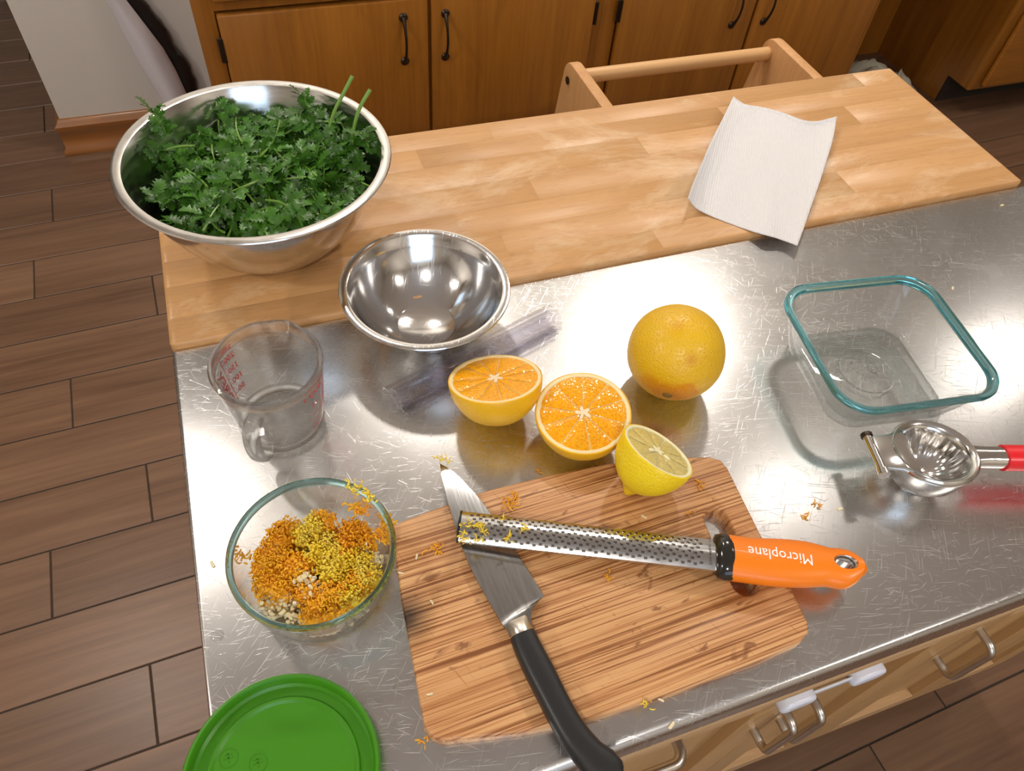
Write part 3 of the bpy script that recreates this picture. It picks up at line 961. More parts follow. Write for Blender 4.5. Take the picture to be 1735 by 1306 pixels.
# leaves deep in the heap: nobody could count these
bm = bmesh.new()
for i in range(620):
    r = math.sqrt(rp.random()) * .110; a = rp.uniform(0, 2 * PI); x, y = r * math.cos(a) + .006, r * math.sin(a)
    p = inside(Vector((x, y, heap_z(x, y) - rp.uniform(.012, .045))))
    me = rp.choice(LEAVES).copy()
    me.transform(Matrix.Translation((p.x, p.y, p.z)) @ Euler((rp.gauss(0, .5), rp.gauss(0, .5), rp.uniform(0, 6.28))).to_matrix().to_4x4())
    for v in me.vertices:
        b_ = through(v.co)
        if b_ > 0:
            k_ = 1 - (b_ + .001) / math.hypot(v.co.x, v.co.y); v.co.x *= k_; v.co.y *= k_
        v.co.z = max(v.co.z, .004)
    bm.from_mesh(me); bpy.data.meshes.remove(me)
me = bpy.data.meshes.new('m'); bm.to_mesh(me); bm.free()
for p in me.polygons: p.use_smooth = True
o = obj('parsley_leaves', me, M['parsley']); o.location = (*BC, WT)
tag(o, 'mass of chopped wet parsley leaves deep in the large bowl', 'parsley', kind='stuff')
# two long bare stems and one upright sprig standing out over the rim
def long_stem(pts, label):
    root = thing('parsley_stalk', label, 'parsley', pts[0])
    P = catmull([Vector(p) - Vector(pts[0]) for p in pts], 5)
    obj('stem', tube(P, [.0021 - .0006 * (1 - i / (len(P) - 1)) for i in range(len(P))], 8), M['pstem'], root)
    for k in (0, 3):
        lo_ = bpy.data.objects.new('leaf', rp.choice(LEAVES)); COL.objects.link(lo_); lo_.parent = root; lo_.location = P[k]
        lo_.rotation_euler = (rp.gauss(0, .4), rp.gauss(0, .4), rp.uniform(0, 6))
def stalk(pxs, zb, label):
    b0 = pix(*pxs[0], WT + zb)
    long_stem([b0 + Vector((-.002, -.003, -.02))] + [pixY(px, py, b0.y + .004 * i) for i, (px, py) in enumerate(pxs)], label)
stalk([(556, 228), (566, 190), (582, 158), (597, 129)], .088, 'long bare parsley stem with a pale cut end, taller of two standing above the bowl')
stalk([(597, 245), (600, 215), (610, 182), (627, 152)], .088, 'bare parsley stem with a curved whitish end, shorter of two standing above the bowl')
def upright(px, py, Y, label, n=6, tall=.045):
    base = pix(px, py, WT + Y)
    root = thing('parsley_sprig', label, 'parsley', base, group='upright parsley sprigs at the rim')
    P = [Vector((0.002 * math.sin(i), 0, tall * i / 6)) for i in range(7)]
    obj('stem', tube(P, .0010, 6), M['pstem'], root)
    for i in range(n):
        lo_ = bpy.data.objects.new('leaf', LEAVES[i % 7]); COL.objects.link(lo_); lo_.parent = root
        lo_.location = P[1 + i % 6]; lo_.rotation_euler = (rp.gauss(0, .3), -rp.uniform(.5, 1.2), i * 2.4)
        lo_.scale = (.85,) * 3
upright(280, 235, .088, 'upright parsley sprig leaning on the rim near the white wall end', 7, .034)
upright(526, 205, .085, 'upright parsley sprig at the rim next to the long bare stems', 5, .030)
upright(622, 258, .090, 'bright parsley sprig on the rim next to the wooden leaf\'s open part', 6, .022)

# ================================================================== MEASURING CUP
CUC = (.0865, -.1085); CR, CRB, CH = .0444, .0350, .081
cup = thing('measuring_cup', 'clear glass measuring cup with red markings and a loop handle', 'measuring cup', (*CUC, HC))
def cup_r(z): return CRB + (CR - CRB) * (z / CH) ** .8
# spout direction: far right in the photograph
SPA = math.radians(62)
def cup_mesh():
    n = 96; rings = []
    zs = [0.0, .001, .004, .012, .024, .036, .048, .060, .070, .077, CH]
    def pt(a, r, z):
        d = (a - SPA + PI) % (2 * PI) - PI
        k = math.exp(-(d / .16) ** 2) * max(0, (z - .058) / (CH - .058))
        side_ = (math.exp(-((abs(d) - .36) / .12) ** 2)) * max(0, (z - .066) / (CH - .066))
        rr = r + .0045 * k - .0012 * side_; zz = z - .0035 * k * (z / CH) + .0008 * side_
        return (rr * math.cos(a), rr * math.sin(a), zz)
    A_ = [2 * PI * i / n for i in range(n)]
    out = [[pt(a, (cup_r(z) - (.003 if z == 0 else .0008 if z == .001 else 0)), z + .0005) for a in A_] for z in zs[:-2]]
    inn = [[pt(a, cup_r(z) - .0032, z) for a in A_] for z in reversed([.007, .010, .024, .036, .048, .060, .070])]
    inn += [[pt(a, cup_r(.006) - .007, .0055) for a in A_]]
    body = loft(out + inn)
    rim = loft([[pt(a, cup_r(CH) + d, CH + z) for a in A_] for (d, z) in ((-.0004, -.0112), (.0004, -.004), (.0008, -.001), (-.0006, .0012), (-.0026, .0012), (-.0040, -.0008), (-.0038, -.004), (-.0034, -.0112))], loop=True)
    foot = lathe([(CRB - .0012, .0006), (CRB + .0014, .0030), (CRB + .0018, .0065), (CRB - .001, .0075), (CRB - .0042, .0060), (CRB - .0050, .0022)], 72, True)
    return body, rim, foot
cb_, cr_m, cf_ = cup_mesh()
HG = glass_mat('thick_glass', (.99, .994, .99), .52)
obj('rim', cr_m, HG, cup)
obj('foot', cf_, HG, cup)
obj('glass_body', cb_, M['glass_clear'], cup)
HA = math.radians(-112)
hd = Vector((math.cos(HA), math.sin(HA), 0))
hp = [hd * (cup_r(.064) - .001) + Vector((0, 0, .064)), hd * .050 + Vector((0, 0, .0655)), hd * .0585 + Vector((0, 0, .062)), hd * .0620 + Vector((0, 0, .052)), hd * .0610 + Vector((0, 0, .036)), hd * .0560 + Vector((0, 0, .024)), hd * .048 + Vector((0, 0, .0195)), hd * .0415 + Vector((0, 0, .022))]
hp = catmull(hp, 4)
hs_ = hd.cross(Vector((0, 0, 1)))
rings = []
for i, p in enumerate(hp):
    tg = (hp[min(i + 1, len(hp) - 1)] - hp[max(0, i - 1)]).normalized(); nn = tg.cross(hs_).normalized()
    rings.append([p + hs_ * (.0072 * math.cos(a)) + nn * (.0034 * math.sin(a)) for a in [2 * PI * k / 14 for k in range(14)]])
obj('handle', loft(rings), glass_mat('handle_glass', (.985, .99, .985), .45), cup)
def wrap(me, ang, z, r_off=.0004, rot=0, flip=False):
    """bend flat lettering round the outside of the cup; x runs counter-clockwise, y upwards"""
    c_, s_ = math.cos(rot), math.sin(rot)
    for v in me.vertices:
        x, y = v.co.x, v.co.y
        x, y = x * c_ - y * s_, x * s_ + y * c_
        zz = z + y; r = cup_r(max(0, min(CH, zz))) + r_off
        a = ang + x / r
        v.co = (r * math.cos(a), r * math.sin(a), zz)
    return me
def bar(x0, x1, y0, y1, n=8):
    vs, fs = [], []
    for i in range(n + 1):
        for j in range(n + 1): vs.append((x0 + (x1 - x0) * i / n, y0 + (y1 - y0) * j / n, 0))
    for i in range(n):
        for j in range(n): fs.append((i * (n + 1) + j, (i + 1) * (n + 1) + j, (i + 1) * (n + 1) + j + 1, i * (n + 1) + j + 1))
    me = bpy.data.meshes.new('m'); me.from_pydata(vs, [], fs); return me
# metric side (far from the handle's right): scale, numbers, upright name
A1 = math.radians(148)
pr = [wrap(text_mesh('PYREX', .0125, bold=.0005), A1 + .20, .040, rot=PI / 2)]
pr.append(wrap(bar(-.0005, .0005, -.026, .030), A1, .042))
for (n_, z) in (('250', .070), ('200', .060), ('150', .048), ('100', .036), ('50', .024)):
    pr.append(wrap(text_mesh(n_, .0080, bold=.0002), A1 - .24, z)); pr.append(wrap(bar(-.006, 0, -.0003, .0003), A1, z - .001))
    pr.append(wrap(bar(-.003, 0, -.0003, .0003), A1, z - .006))
pr.append(wrap(text_mesh('ml', .006), A1 + .10, .071)); pr.append(wrap(bar(-.004, .018, -.0003, .0003), A1, .0755))
def dashes(ang, z, n, w, seed):
    rr = random.Random(seed)
    for i in range(n):      # print too small to read
        x = -w / 2
        while x < w / 2:
            l_ = rr.uniform(.0012, .0034); pr.append(wrap(bar(x, min(x + l_, w / 2), -.0007, .0007, 2), ang, z - .0040 * i)); x += l_ + .0009
dashes(A1 + .72, .066, 3, .020, 4)
o = obj('red_scale', join(*pr), M['red_print'], cup)
A2 = math.radians(-28)
pr = [wrap(text_mesh('1 CUP', .0088, bold=.0002), A2 - .30, .066), wrap(text_mesh('1 COUPE', .0062), A2 - .26, .0745), wrap(bar(-.0004, .0004, -.028, .028), A2, .036)]
for (n_, z) in (('2/3', .050), ('1/2', .038), ('1/3', .026), ('1/4', .016)):
    pr.append(wrap(text_mesh(n_, .0062), A2 - .28, z)); pr.append(wrap(bar(-.006, 0, -.0003, .0003), A2, z))
dashes(A2 + .26, .066, 10, .018, 6)
o = obj('red_scale', join(*pr), M['red_print'], cup)

# ================================================================== ROUND GLASS BOWL WITH ZEST AND GARLIC
RC = (.0915, -.2665); RR, RB_, RH = .0596, .0505, .0525
rb = thing('glass_bowl', 'round clear glass bowl with teal rim holding citrus zest and garlic', 'bowl', (*RC, HC))
prof = [(0, .0006), (RB_ - .010, .0006), (RB_ - .004, .0), (RB_ - .001, .002), (RB_ + .001, .006), (RB_ + .0040, .018), (RB_ + .0065, .034), (RR - .0015, RH - .006)]
rimp = [(RR, RH - .005), (RR + .0004, RH - .002), (RR - .0010, RH), (RR - .0032, RH), (RR - .0044, RH - .002), (RR - .0042, RH - .006)]
innp = [(RB_ + .0030, .034), (RB_ + .0006, .018), (RB_ - .0025, .009), (RB_ - .007, .0050), (0, .0045)]
obj('glass_body', lathe(prof + [(RR - .0042, RH - .006)] + innp, 96), M['glass_teal'], rb)
obj('rim', lathe(rimp + [(RR - .0015, RH - .0062)], 96, True), M['glass_rim2'], rb)

rz = random.Random(33)
def shred(rnd, L, r):
    """one curled shaving"""
    n = 7; P = []
    k = rnd.uniform(.8, 3.4); a0 = rnd.uniform(0, 6.28); t_ = rnd.uniform(-.4, .4)
    p = Vector((0, 0, 0)); d = a0
    for i in range(n):
        P.append(p.copy()); d += k / n * rnd.uniform(.5, 1.5)
        p += Vector((math.cos(d), math.sin(d), t_ + rnd.uniform(-.3, .3))) * (L / n)
    vs, fs = [], []
    for i, q in enumerate(P):
        tg = (P[min(i + 1, n - 1)] - P[max(0, i - 1)]).normalized(); up = Vector((0, 0, 1)); s_ = tg.cross(up)
        s_ = (s_.normalized() if s_.length > 1e-6 else Vector((1, 0, 0)))
        w_ = r * (1 - .6 * abs(2 * i / (n - 1) - 1) ** 2)
        vs += [q + s_ * w_, q + up * w_ * .7, q - s_ * w_, q - up * w_ * .7]
    for i in range(n - 1):
        for k_ in range(4):
            fs.append((i * 4 + k_, i * 4 + (k_ + 1) % 4, i * 4 + 4 + (k_ + 1) % 4, i * 4 + 4 + k_))
    return vs, fs
def pile(fn, count, rnd, L=(.0016, .0048), r=(.0005, .0013)):
    VS, FS = [], []
    for i in range(count):
        c_ = fn(rnd)
        if c_ is None: continue
        vs, fs = shred(rnd, rnd.uniform(*L), rnd.uniform(*r)); o_ = len(VS)
        R_ = Euler((rnd.gauss(0, .6), rnd.gauss(0, .6), rnd.uniform(0, 6.28))).to_matrix()
        VS += [R_ @ v + Vector(c_) for v in vs]; FS += [tuple(q + o_ for q in f) for f in fs]
    me = bpy.data.meshes.new('m'); me.from_pydata(VS, [], FS)
    for p in me.polygons: p.use_smooth = True
    return me
# lumps: (px, py, spread, height, kind)
def loc_of(px, py, h): return pix(px, py, HC + h) - Vector((*RC, HC))
def clampr(p, m=.0465):
    r = math.hypot(p[0], p[1]); mm = m + .12 * max(0, p[2] - .006)
    if r > mm: p = (p[0] * mm / r, p[1] * mm / r, p[2])
    return (p[0], p[1], max(p[2], .0062))
def lumps(lst):
    tot = sum(l[2] ** 2 for l in lst)
    def fn(rnd):
        x = rnd.random() * tot
        for (px, py, s, h) in lst:
            x -= s * s
            if x <= 0: break
        c_ = loc_of(px, py, h)
        d = Vector((rnd.gauss(0, 1), rnd.gauss(0, 1))) * s * .5
        if d.length > s: d = d.normalized() * s
        zz = h + .006 * (1 - (d.length / s) ** 2) + rnd.uniform(-.007, .001)
        return clampr((c_.x + d.x, c_.y + d.y, zz))
    return fn
OL = [(475, 900, .016, .020), (455, 945, .017, .020), (470, 985, .018, .018), (500, 960, .014, .022), (600, 905, .016, .020), (585, 930, .014, .021), (548, 880, .010, .024), (560, 1010, .016, .022), (540, 1035, .014, .022), (600, 985, .014, .020), (520, 1000, .010, .021), (620, 920, .010, .017)]
YL = [(530, 890, .011, .027), (510, 905, .008, .025), (545, 930, .014, .026), (570, 950, .015, .025), (610, 950, .012, .021), (615, 975, .014, .020), (590, 1005, .013, .021), (560, 970, .010, .025)]
def mound(lst, zmin=.006):
    """solid lump under the shreds"""
    out = None
    for (px, py, s, h) in lst:
        c_ = loc_of(px, py, h)
        bm = bmesh.new(); bmesh.ops.create_icosphere(bm, subdivisions=3, radius=1)
        for v in bm.verts:
            k = 1 + .35 * mnoise.noise(v.co * 3.2 + Vector((px, py, 0))) + .2 * mnoise.noise(v.co * 8 + Vector((px, 0, py)))
            p = (c_.x + v.co.x * s * .95 * k, c_.y + v.co.y * s * .95 * k, h * .55 + v.co.z * h * .5 * k)
            v.co = clampr(p)
        me = bpy.data.meshes.new('m'); bm.to_mesh(me); bm.free()
        out = me if out is None else join(out, me)
    for p in out.polygons: p.use_smooth = True
    return out
def zest_thing(name, me, mat, label, cat):
    o = obj(name, me, M[mat]); o.location = (*RC, HC)
    for p in me.polygons: p.use_smooth = True
    return tag(o, label, cat, kind='stuff')
zest_thing('orange_zest', join(mound(OL), pile(lumps(OL), 3600, rz)), 'zest_o', 'heap of moist orange zest in the round glass bowl', 'zest')
zest_thing('lemon_zest', join(mound([(a, b, s * .8, h * 1.0) for a, b, s, h in YL]), pile(lumps(YL), 2000, rz, (.0015, .0045))), 'zest_y', 'yellow lemon zest lying on the orange zest in the glass bowl', 'zest')
# minced garlic
GL = [(470, 1010, .016, .010), (455, 1025, .012, .009), (490, 1030, .012, .011), (518, 985, .010, .021), (530, 1000, .008, .020), (628, 945, .010, .014), (622, 930, .008, .014), (575, 893, .008, .014), (505, 1045, .012, .010), (560, 1055, .016, .008), (600, 1040, .012, .008)]
def chip(rnd, s):
    bm = bmesh.new(); bmesh.ops.create_cube(bm, size=1)
    for v in bm.verts: v.co = Vector((v.co.x * s * rnd.uniform(.6, 1.5), v.co.y * s * rnd.uniform(.5, 1.1), v.co.z * s * rnd.uniform(.4, .9)))
    bmesh.ops.bevel(bm, geom=list(bm.edges), offset=s * .12, segments=1, affect='EDGES')
    me = bpy.data.meshes.new('m'); bm.to_mesh(me); bm.free(); return me
bm = bmesh.new()
gf = lumps(GL)
for i in range(420):
    c_ = gf(rz); me = chip(rz, rz.uniform(.0020, .0042))
    me.transform(Matrix.Translation((c_[0], c_[1], c_[2] + .001)) @ Euler((rz.gauss(0, .5), rz.gauss(0, .5), rz.uniform(0, 6))).to_matrix().to_4x4())
    bm.from_mesh(me); bpy.data.meshes.remove(me)
me = bpy.data.meshes.new('m'); bm.to_mesh(me); bm.free()
o = obj('minced_garlic', me, M['garlic']); o.location = (*RC, HC)
tag(o, 'minced pale garlic under the zest in the round glass bowl', 'garlic', kind='stuff')
# zest smeared on the wall and rim of the bowl
def smear(label, pts, cnt, mat='zest_o'):
    def fn(rnd):
        px, py, h = rnd.choice(pts); p = loc_of(px + rnd.gauss(0, 6), py + rnd.gauss(0, 6), h + rnd.uniform(-.001, .001)); return (p.x, p.y, p.z)
    me = pile(fn, cnt, rz, (.003, .007))
    o = obj('zest_clump', me, M[mat]); o.location = (*RC, HC)
    tag(o, label, 'zest', 'zest clumps on the glass bowl', 'stuff')
smear('orange zest clump stuck high on the inner glass wall', [(608, 862, .030), (602, 858, .030), (615, 858, .031), (610, 868, .029)], 60)
smear('yellow zest strip stuck over the rim of the glass bowl', [(600, 826, .053), (612, 834, .053), (622, 842, .053), (590, 822, .052)], 44, 'zest_y')
smear('orange zest patch smeared down the inner wall near the board', [(650, 880, .036), (654, 895, .036), (652, 910, .032), (645, 905, .030), (658, 885, .040)], 120)
smear('small orange zest clump on the inner wall facing the passage floor', [(405, 938, .022), (412, 945, .020)], 26)

# ================================================================== GREEN LID
LC = (.0436, -.3962); LR = .0632
lid = thing('plastic_lid', 'round green plastic lid lying over the worktop corner', 'lid', (*LC, HC))
prof = [(0, .0035), (.0455, .0035), (.0475, .0052), (.0490, .0052), (.0500, .0030), (.0565, .0028), (.0585, .0045), (.0592, .0115), (.0604, .0130), (.0622, .0128), (LR, .0110), (LR, .0010), (LR - .001, .0004), (LR - .004, 0), (0, .0002)]
obj('shell', lathe(prof, 96), M['green_plastic'], lid)
for (px, py) in ((387, 1284), (437, 1292)):
    p = pix(px, py, HC + .0036) - Vector((*LC, HC))
    obj('moulded_mark', transform(lathe([(.0056, 0), (.0056, .0005), (.0062, .0005), (.0062, 0)], 28, True), Matrix.Translation((p.x, p.y, .0034))), M['green_plastic'], lid)
    obj('moulded_mark', transform(join(box(-.0035, .0035, -.0004, .0004, 0, .0005), box(-.0004, .0004, -.0030, .0030, 0, .0005), box(-.0026, .0026, .0020, .0026, 0, .0005)), Matrix.Translation((p.x, p.y, .0034))), M['green_plastic'], lid)

# ================================================================== SQUARE GLASS CONTAINER
QH = .0555
rim_px = [(1353, 478), (1522, 464.5), (1580, 488.6), (1690.6, 636.7), (1656, 680), (1484, 697), (1330.6, 512.7), (1422, 667.7)]
QA = math.radians(-7.8); QC = (.6385, -.2125); QHX, QHY = .0835, .0795
sq = thing('glass_container', 'square clear glass food container with teal edges, empty', 'container', (*QC, HC), (0, 0, QA))
def ring_rr(hx, hy, r, z, n=10): return [(p[0], p[1], z) for p in round_rect(hx, hy, r, n)]
bx_, by_ = .0655, .0615
outer = [ring_rr(bx_ - .006, by_ - .006, .022, .0004), ring_rr(bx_ - .002, by_ - .002, .025, .0012), ring_rr(bx_, by_, .027, .004), ring_rr(bx_ + .004, by_ + .004, .029, .016), ring_rr(bx_ + .009, by_ + .009, .030, .034), ring_rr(QHX - .0050, QHY - .0050, .031, QH - .007)]
inner = [ring_rr(QHX - .0078, QHY - .0078, .0285, QH - .007), ring_rr(bx_ + .0055, by_ + .0055, .027, .034), ring_rr(bx_ - .0002, by_ - .0002, .025, .016), ring_rr(bx_ - .004, by_ - .004, .023, .0075), ring_rr(bx_ - .009, by_ - .009, .020, .0052)]
obj('glass_body', loft(outer + inner), M['glass_teal'], sq)
rimr = [ring_rr(QHX - .0052, QHY - .0052, .031, QH - .0072), ring_rr(QHX - .0006, QHY - .0006, .0335, QH - .0052), ring_rr(QHX, QHY, .034, QH - .0026), ring_rr(QHX - .0010, QHY - .0010, .033, QH - .0002), ring_rr(QHX - .0040, QHY - .0040, .031, QH), ring_rr(QHX - .0066, QHY - .0066, .0295, QH - .0018), ring_rr(QHX - .0076, QHY - .0076, .0287, QH - .0070)]
obj('rim', loft(rimr, loop=True), M['glass_rim'], sq)
e_ = lathe([(.0258, 0), (.0258, .0008), (.0268, .0010), (.0276, 0)], 48, True)
tx = text_mesh('PYREX', .0085, .0004); tx.transform(Matrix.Translation((.004, .004, .0002)) @ Matrix.Rotation(math.radians(-52), 4, 'Z'))
tx2 = text_mesh('3', .006, .0004); tx2.transform(Matrix.Translation((-.010, .012, .0002)) @ Matrix.Rotation(math.radians(-52), 4, 'Z'))
o = obj('embossed_mark', transform(join(e_, tx, tx2), Matrix.Translation((0, 0, .0052))), glass_mat('embossed_glass', (.97, .99, .99), .2), sq)

# ================================================================== CUTTING BOARD
BT = .0135
BTOP = HC + BT
bc = Vector((.290, -.340, HC)); BA = math.radians(1.5)
board_px = [(667, 888), (723, 866), (829, 829), (931, 804), (1028, 785), (1144, 774), (1203, 773), (1222, 779), (1233, 792), (1289, 904), (1338, 991), (1369, 1052), (1371, 1070), (1357, 1088), (1286, 1120), (1144, 1172), (1013, 1214), (878, 1242), (757, 1255), (733, 1249), (719, 1232), (704, 1149), (688, 1060), (679, 1010), (669, 934), (664, 900)]
BM = Matrix.Translation(bc) @ Matrix.Rotation(BA, 4, 'Z'); BMI = BM.inverted()
pts = [BMI @ pix(x, y, BTOP) for x, y in board_px]
me = prism([(p.x, p.y) for p in pts], 0, BT, .0022, 3)
h0 = BMI @ pix(1215, 880, BTOP); h1 = BMI @ pix(1262, 986, BTOP)
def stadium(a, b, r, n=10):
    d = Vector((b.x - a.x, b.y - a.y)); an = math.atan2(d.y, d.x); out = []
    for i in range(n + 1):
        t_ = an - PI / 2 + PI * i / n; out.append((b.x + r * math.cos(t_), b.y + r * math.sin(t_)))
    for i in range(n + 1):
        t_ = an + PI / 2 + PI * i / n; out.append((a.x + r * math.cos(t_), a.y + r * math.sin(t_)))
    return out
me = bool_cut(me, prism(stadium(h0, h1, .0098), -.01, BT + .01))
# rounded-over edge of the hand hole
S1, S2, S3 = stadium(h0, h1, .0125, 14), stadium(h0, h1, .0108, 14), stadium(h0, h1, .0098, 14)
cutter = loft([[(p[0], p[1], BT + .002) for p in stadium(h0, h1, .0148, 14)], [(p[0], p[1], BT) for p in S1], [(p[0], p[1], BT - .0014) for p in S2], [(p[0], p[1], BT - .0045) for p in S3], [(p[0], p[1], BT - .006) for p in stadium(h0, h1, .006, 14)]])
me = bool_cut(me, cutter)
o = obj('cutting_board', me, M['bamboo']); o.matrix_world = BM
tag(o, 'bamboo cutting board with a hand hole and a scorched edge', 'cutting board')

# ================================================================== KNIFE
KZ = BTOP + .0075
kr = pix(850, 1050, KZ)
kn = thing('chef_knife', 'chef knife with black handle lying across the cutting board', 'knife', (kr.x, kr.y, KZ))
def kp(px, py, z=KZ): return pix(px, py, z) - Vector((kr.x, kr.y, KZ))
spine = [(745, 781), (749, 806), (757, 840), (768, 880), (781, 922), (800, 967), (824, 1012), (850, 1057)]
edge = [(745.5, 780), (765, 791), (790, 815), (815, 844), (840, 880), (868, 922), (896, 966), (922, 1008)]
n = 18
sp_ = catmull([kp(*p) for p in spine], 4); ed_ = catmull([kp(*p) for p in edge], 4)
rings = []
for i in range(len(sp_)):
    u = i / (len(sp_) - 1); a, b_ = sp_[i], ed_[i]; th = .0004 + .0009 * min(1, u * 3)
    b_ = b_ + Vector((0, 0, -.0018)); m_ = a.lerp(b_, .55); up = Vector((0, 0, 1)); dz = Vector((0, 0, -.0035 * (1 - u)))
    rings.append([a + up * th + dz, m_ + up * th * .62 + dz, b_ + up * .0001 + dz, b_ - up * .0001 + dz, m_ - up * th * .62 + dz, a - up * th + dz])
for (pa_, pb_) in (((852, 1060), (912, 1019)), ((856, 1064), (903, 1030)), ((860, 1070), (899, 1046)), ((864, 1078), (901, 1058))):
    a, b_ = kp(*pa_), kp(*pb_); m_ = a.lerp(b_, .55); th = .0013; up = Vector((0, 0, 1))
    rings.append([a + up * th, m_ + up * th * .9, b_ + up * th * .7, b_ - up * th * .7, m_ - up * th * .9, a - up * th])
obj('blade', loft(rings), M['knife_steel'], kn)
# heel and bolster
def oval(c_, ax, w_, h_, n=16):
    s_ = ax.cross(Vector((0, 0, 1))).normalized()
    return [c_ + s_ * (w_ * math.cos(2 * PI * k / n)) + Vector((0, 0, h_ * math.sin(2 * PI * k / n))) for k in range(n)]
_hm = [kp(876, 1050), kp(882, 1066), kp(892, 1090), kp(925, 1165), kp(955, 1225), kp(985, 1272), kp(1005, 1300), kp(1022, 1325), kp(1030, 1338)]
ax = (_hm[4] - _hm[1]).normalized()
hw = (kp(905, 1068) - kp(866, 1084)).length / 2
obj('bolster', loft([oval(kp(876, 1048), ax, hw * .98, .0014), oval(kp(878, 1054), ax, hw * .92, .0030), oval(kp(881, 1064), ax, hw * .90, .0058), oval(kp(886, 1078), ax, hw * .97, .0066), oval(kp(887, 1080), ax, hw * .97, .0066)]), M['nickel'], kn)
# handle: swells toward the butt, whose belly turns down
cl2 = catmull([kp(885, 1076), kp(897, 1104), kp(915, 1140), kp(936, 1182), kp(955, 1218), kp(975, 1250), kp(998, 1278), kp(1018, 1298), kp(1032, 1312), kp(1038, 1322)], 3)
wid = [1.02, 1.10, 1.14, 1.10, 1.10, 1.14, 1.18, 1.40, 1.30, .75]
rings = []
for i, c_ in enumerate(cl2):
    u = i / (len(cl2) - 1) * (len(wid) - 1); j = min(int(u), len(wid) - 2); w_ = (wid[j] + (wid[j + 1] - wid[j]) * (u - j)) * hw
    tg = (cl2[min(i + 1, len(cl2) - 1)] - cl2[max(i - 1, 0)]).normalized(); s_ = tg.cross(Vector((0, 0, 1))).normalized()
    hh = .0078 + .0012 * math.sin(PI * i / (len(cl2) - 1)); N_ = 20
    ring = []
    for k in range(N_):
        a = 2 * PI * k / N_; ca, sa = math.cos(a), math.sin(a); e_ = .72
        ring.append(c_ + s_ * (w_ * math.copysign(abs(ca) ** e_, ca)) + Vector((0, 0, .0005 + hh * math.copysign(abs(sa) ** e_, sa))))
    rings.append(ring)
obj('handle', loft(rings), M['black_plastic'], kn)

# ================================================================== ZESTER
ZZ = BTOP + .0140
zr = pix(1222, 942, ZZ)
zt = thing('zester', 'long steel zester with orange handle lying across the knife blade', 'zester', (zr.x, zr.y, ZZ))
def zp(px, py, z=ZZ): return pix(px, py, z) - Vector((zr.x, zr.y, ZZ))
TLp, BLp, TRp, BRp = zp(780, 868), zp(777, 914), zp(1216, 913), zp(1212, 968)
MA, MB_ = (TLp + BLp) / 2, (TRp + BRp) / 2
wl = ((TLp - BLp).length + (TRp - BRp).length) / 4
dx_ = (MB_ - MA).normalized(); dy_ = Vector((0, 0, 1)).cross(dx_).normalized(); Lz = (MB_ - MA).length
ZM = Matrix((dx_, dy_, Vector((0, 0, 1)))).transposed()
def zl(x, y, z): return MA + ZM @ Vector((x, y, z))
CAMB = .0045
def arc_z(v): return CAMB * (1 - v * v)       # v in -1..1 across
NX, NV = 40, 12
rings = []
for i in range(NX + 1):
    x = Lz * 1.03 * i / NX
    top = [zl(x, wl * (2 * k / NV - 1), arc_z(2 * k / NV - 1)) for k in range(NV + 1)]
    bot = [zl(x, wl * (2 * k / NV - 1) * .985, arc_z(2 * k / NV - 1) - .0007) for k in range(NV, -1, -1)]
    # rolled edges turned down
    rings.append(top + [zl(x, wl * 1.01, -.0022), zl(x, wl * .97, -.0024)] + bot + [zl(x, -wl * .97, -.0024), zl(x, -wl * 1.01, -.0022)])
obj('blade', loft(rings), M['zester_steel'], zt)
# rows of etched teeth: raised lips with a dark opening behind each
VT, FT, VH, FH = [], [], [], []
rowsn = 6; px_ = .0048
nx = int((Lz - .016) / px_)
for i in range(nx):
    for j in range(rowsn):
        x = .009 + i * px_ + (px_ * .0 if j % 2 else px_ * .5); v = -.84 + 1.68 * (j + .5 * ((i % 2) - .5) * .6 + .3) / (rowsn - .4)
        if abs(v) > .9: continue
        y = wl * v; z = arc_z(v); sl = -2 * CAMB * v / wl
        hw_, hl = .00085, .00095
        b_ = len(VH)
        for (a, c_) in ((-hl, -hw_), (hl, -hw_), (hl, hw_), (-hl, hw_)): VH.append(zl(x + a, y + c_, z + c_ * sl + .00012))
        FH.append((b_, b_ + 1, b_ + 2, b_ + 3))
        b_ = len(VT)
        for (a, c_, h_) in ((-hl * .1, -hw_ * 1.2, .0), (-hl * .1, hw_ * 1.2, 0), (-hl * .9, -hw_ * 1.1, .0), (-hl * .9, hw_ * 1.1, 0), (-hl * .25, -hw_ * .9, .0009), (-hl * .25, hw_ * .9, .0009)):
            VT.append(zl(x - .0009 + a, y + c_, z + c_ * sl + h_ + .00005))
        FT += [(b_ + 2, b_ + 4, b_ + 5, b_ + 3), (b_ + 4, b_, b_ + 1, b_ + 5), (b_, b_ + 4, b_ + 2), (b_ + 1, b_ + 3, b_ + 5)]
o = obj('holes', mesh_of(VH, FH, False), M['hole_dark'], zt); tag(o, kind='stuff')
o = obj('teeth', mesh_of(VT, FT, False), M['zester_steel'], zt); tag(o, kind='stuff')
me = loft([[zl(x, wl * (2 * k / NV - 1) * 1.03, arc_z(2 * k / NV - 1) + .0004) for k in range(NV + 1)] + [zl(x, wl * (2 * k / NV - 1) * 1.03, arc_z(2 * k / NV - 1) - .0028) for k in range(NV, -1, -1)] for x in (-.0010, .0008)])
obj('end_cap', me, M['black_gloss'], zt)
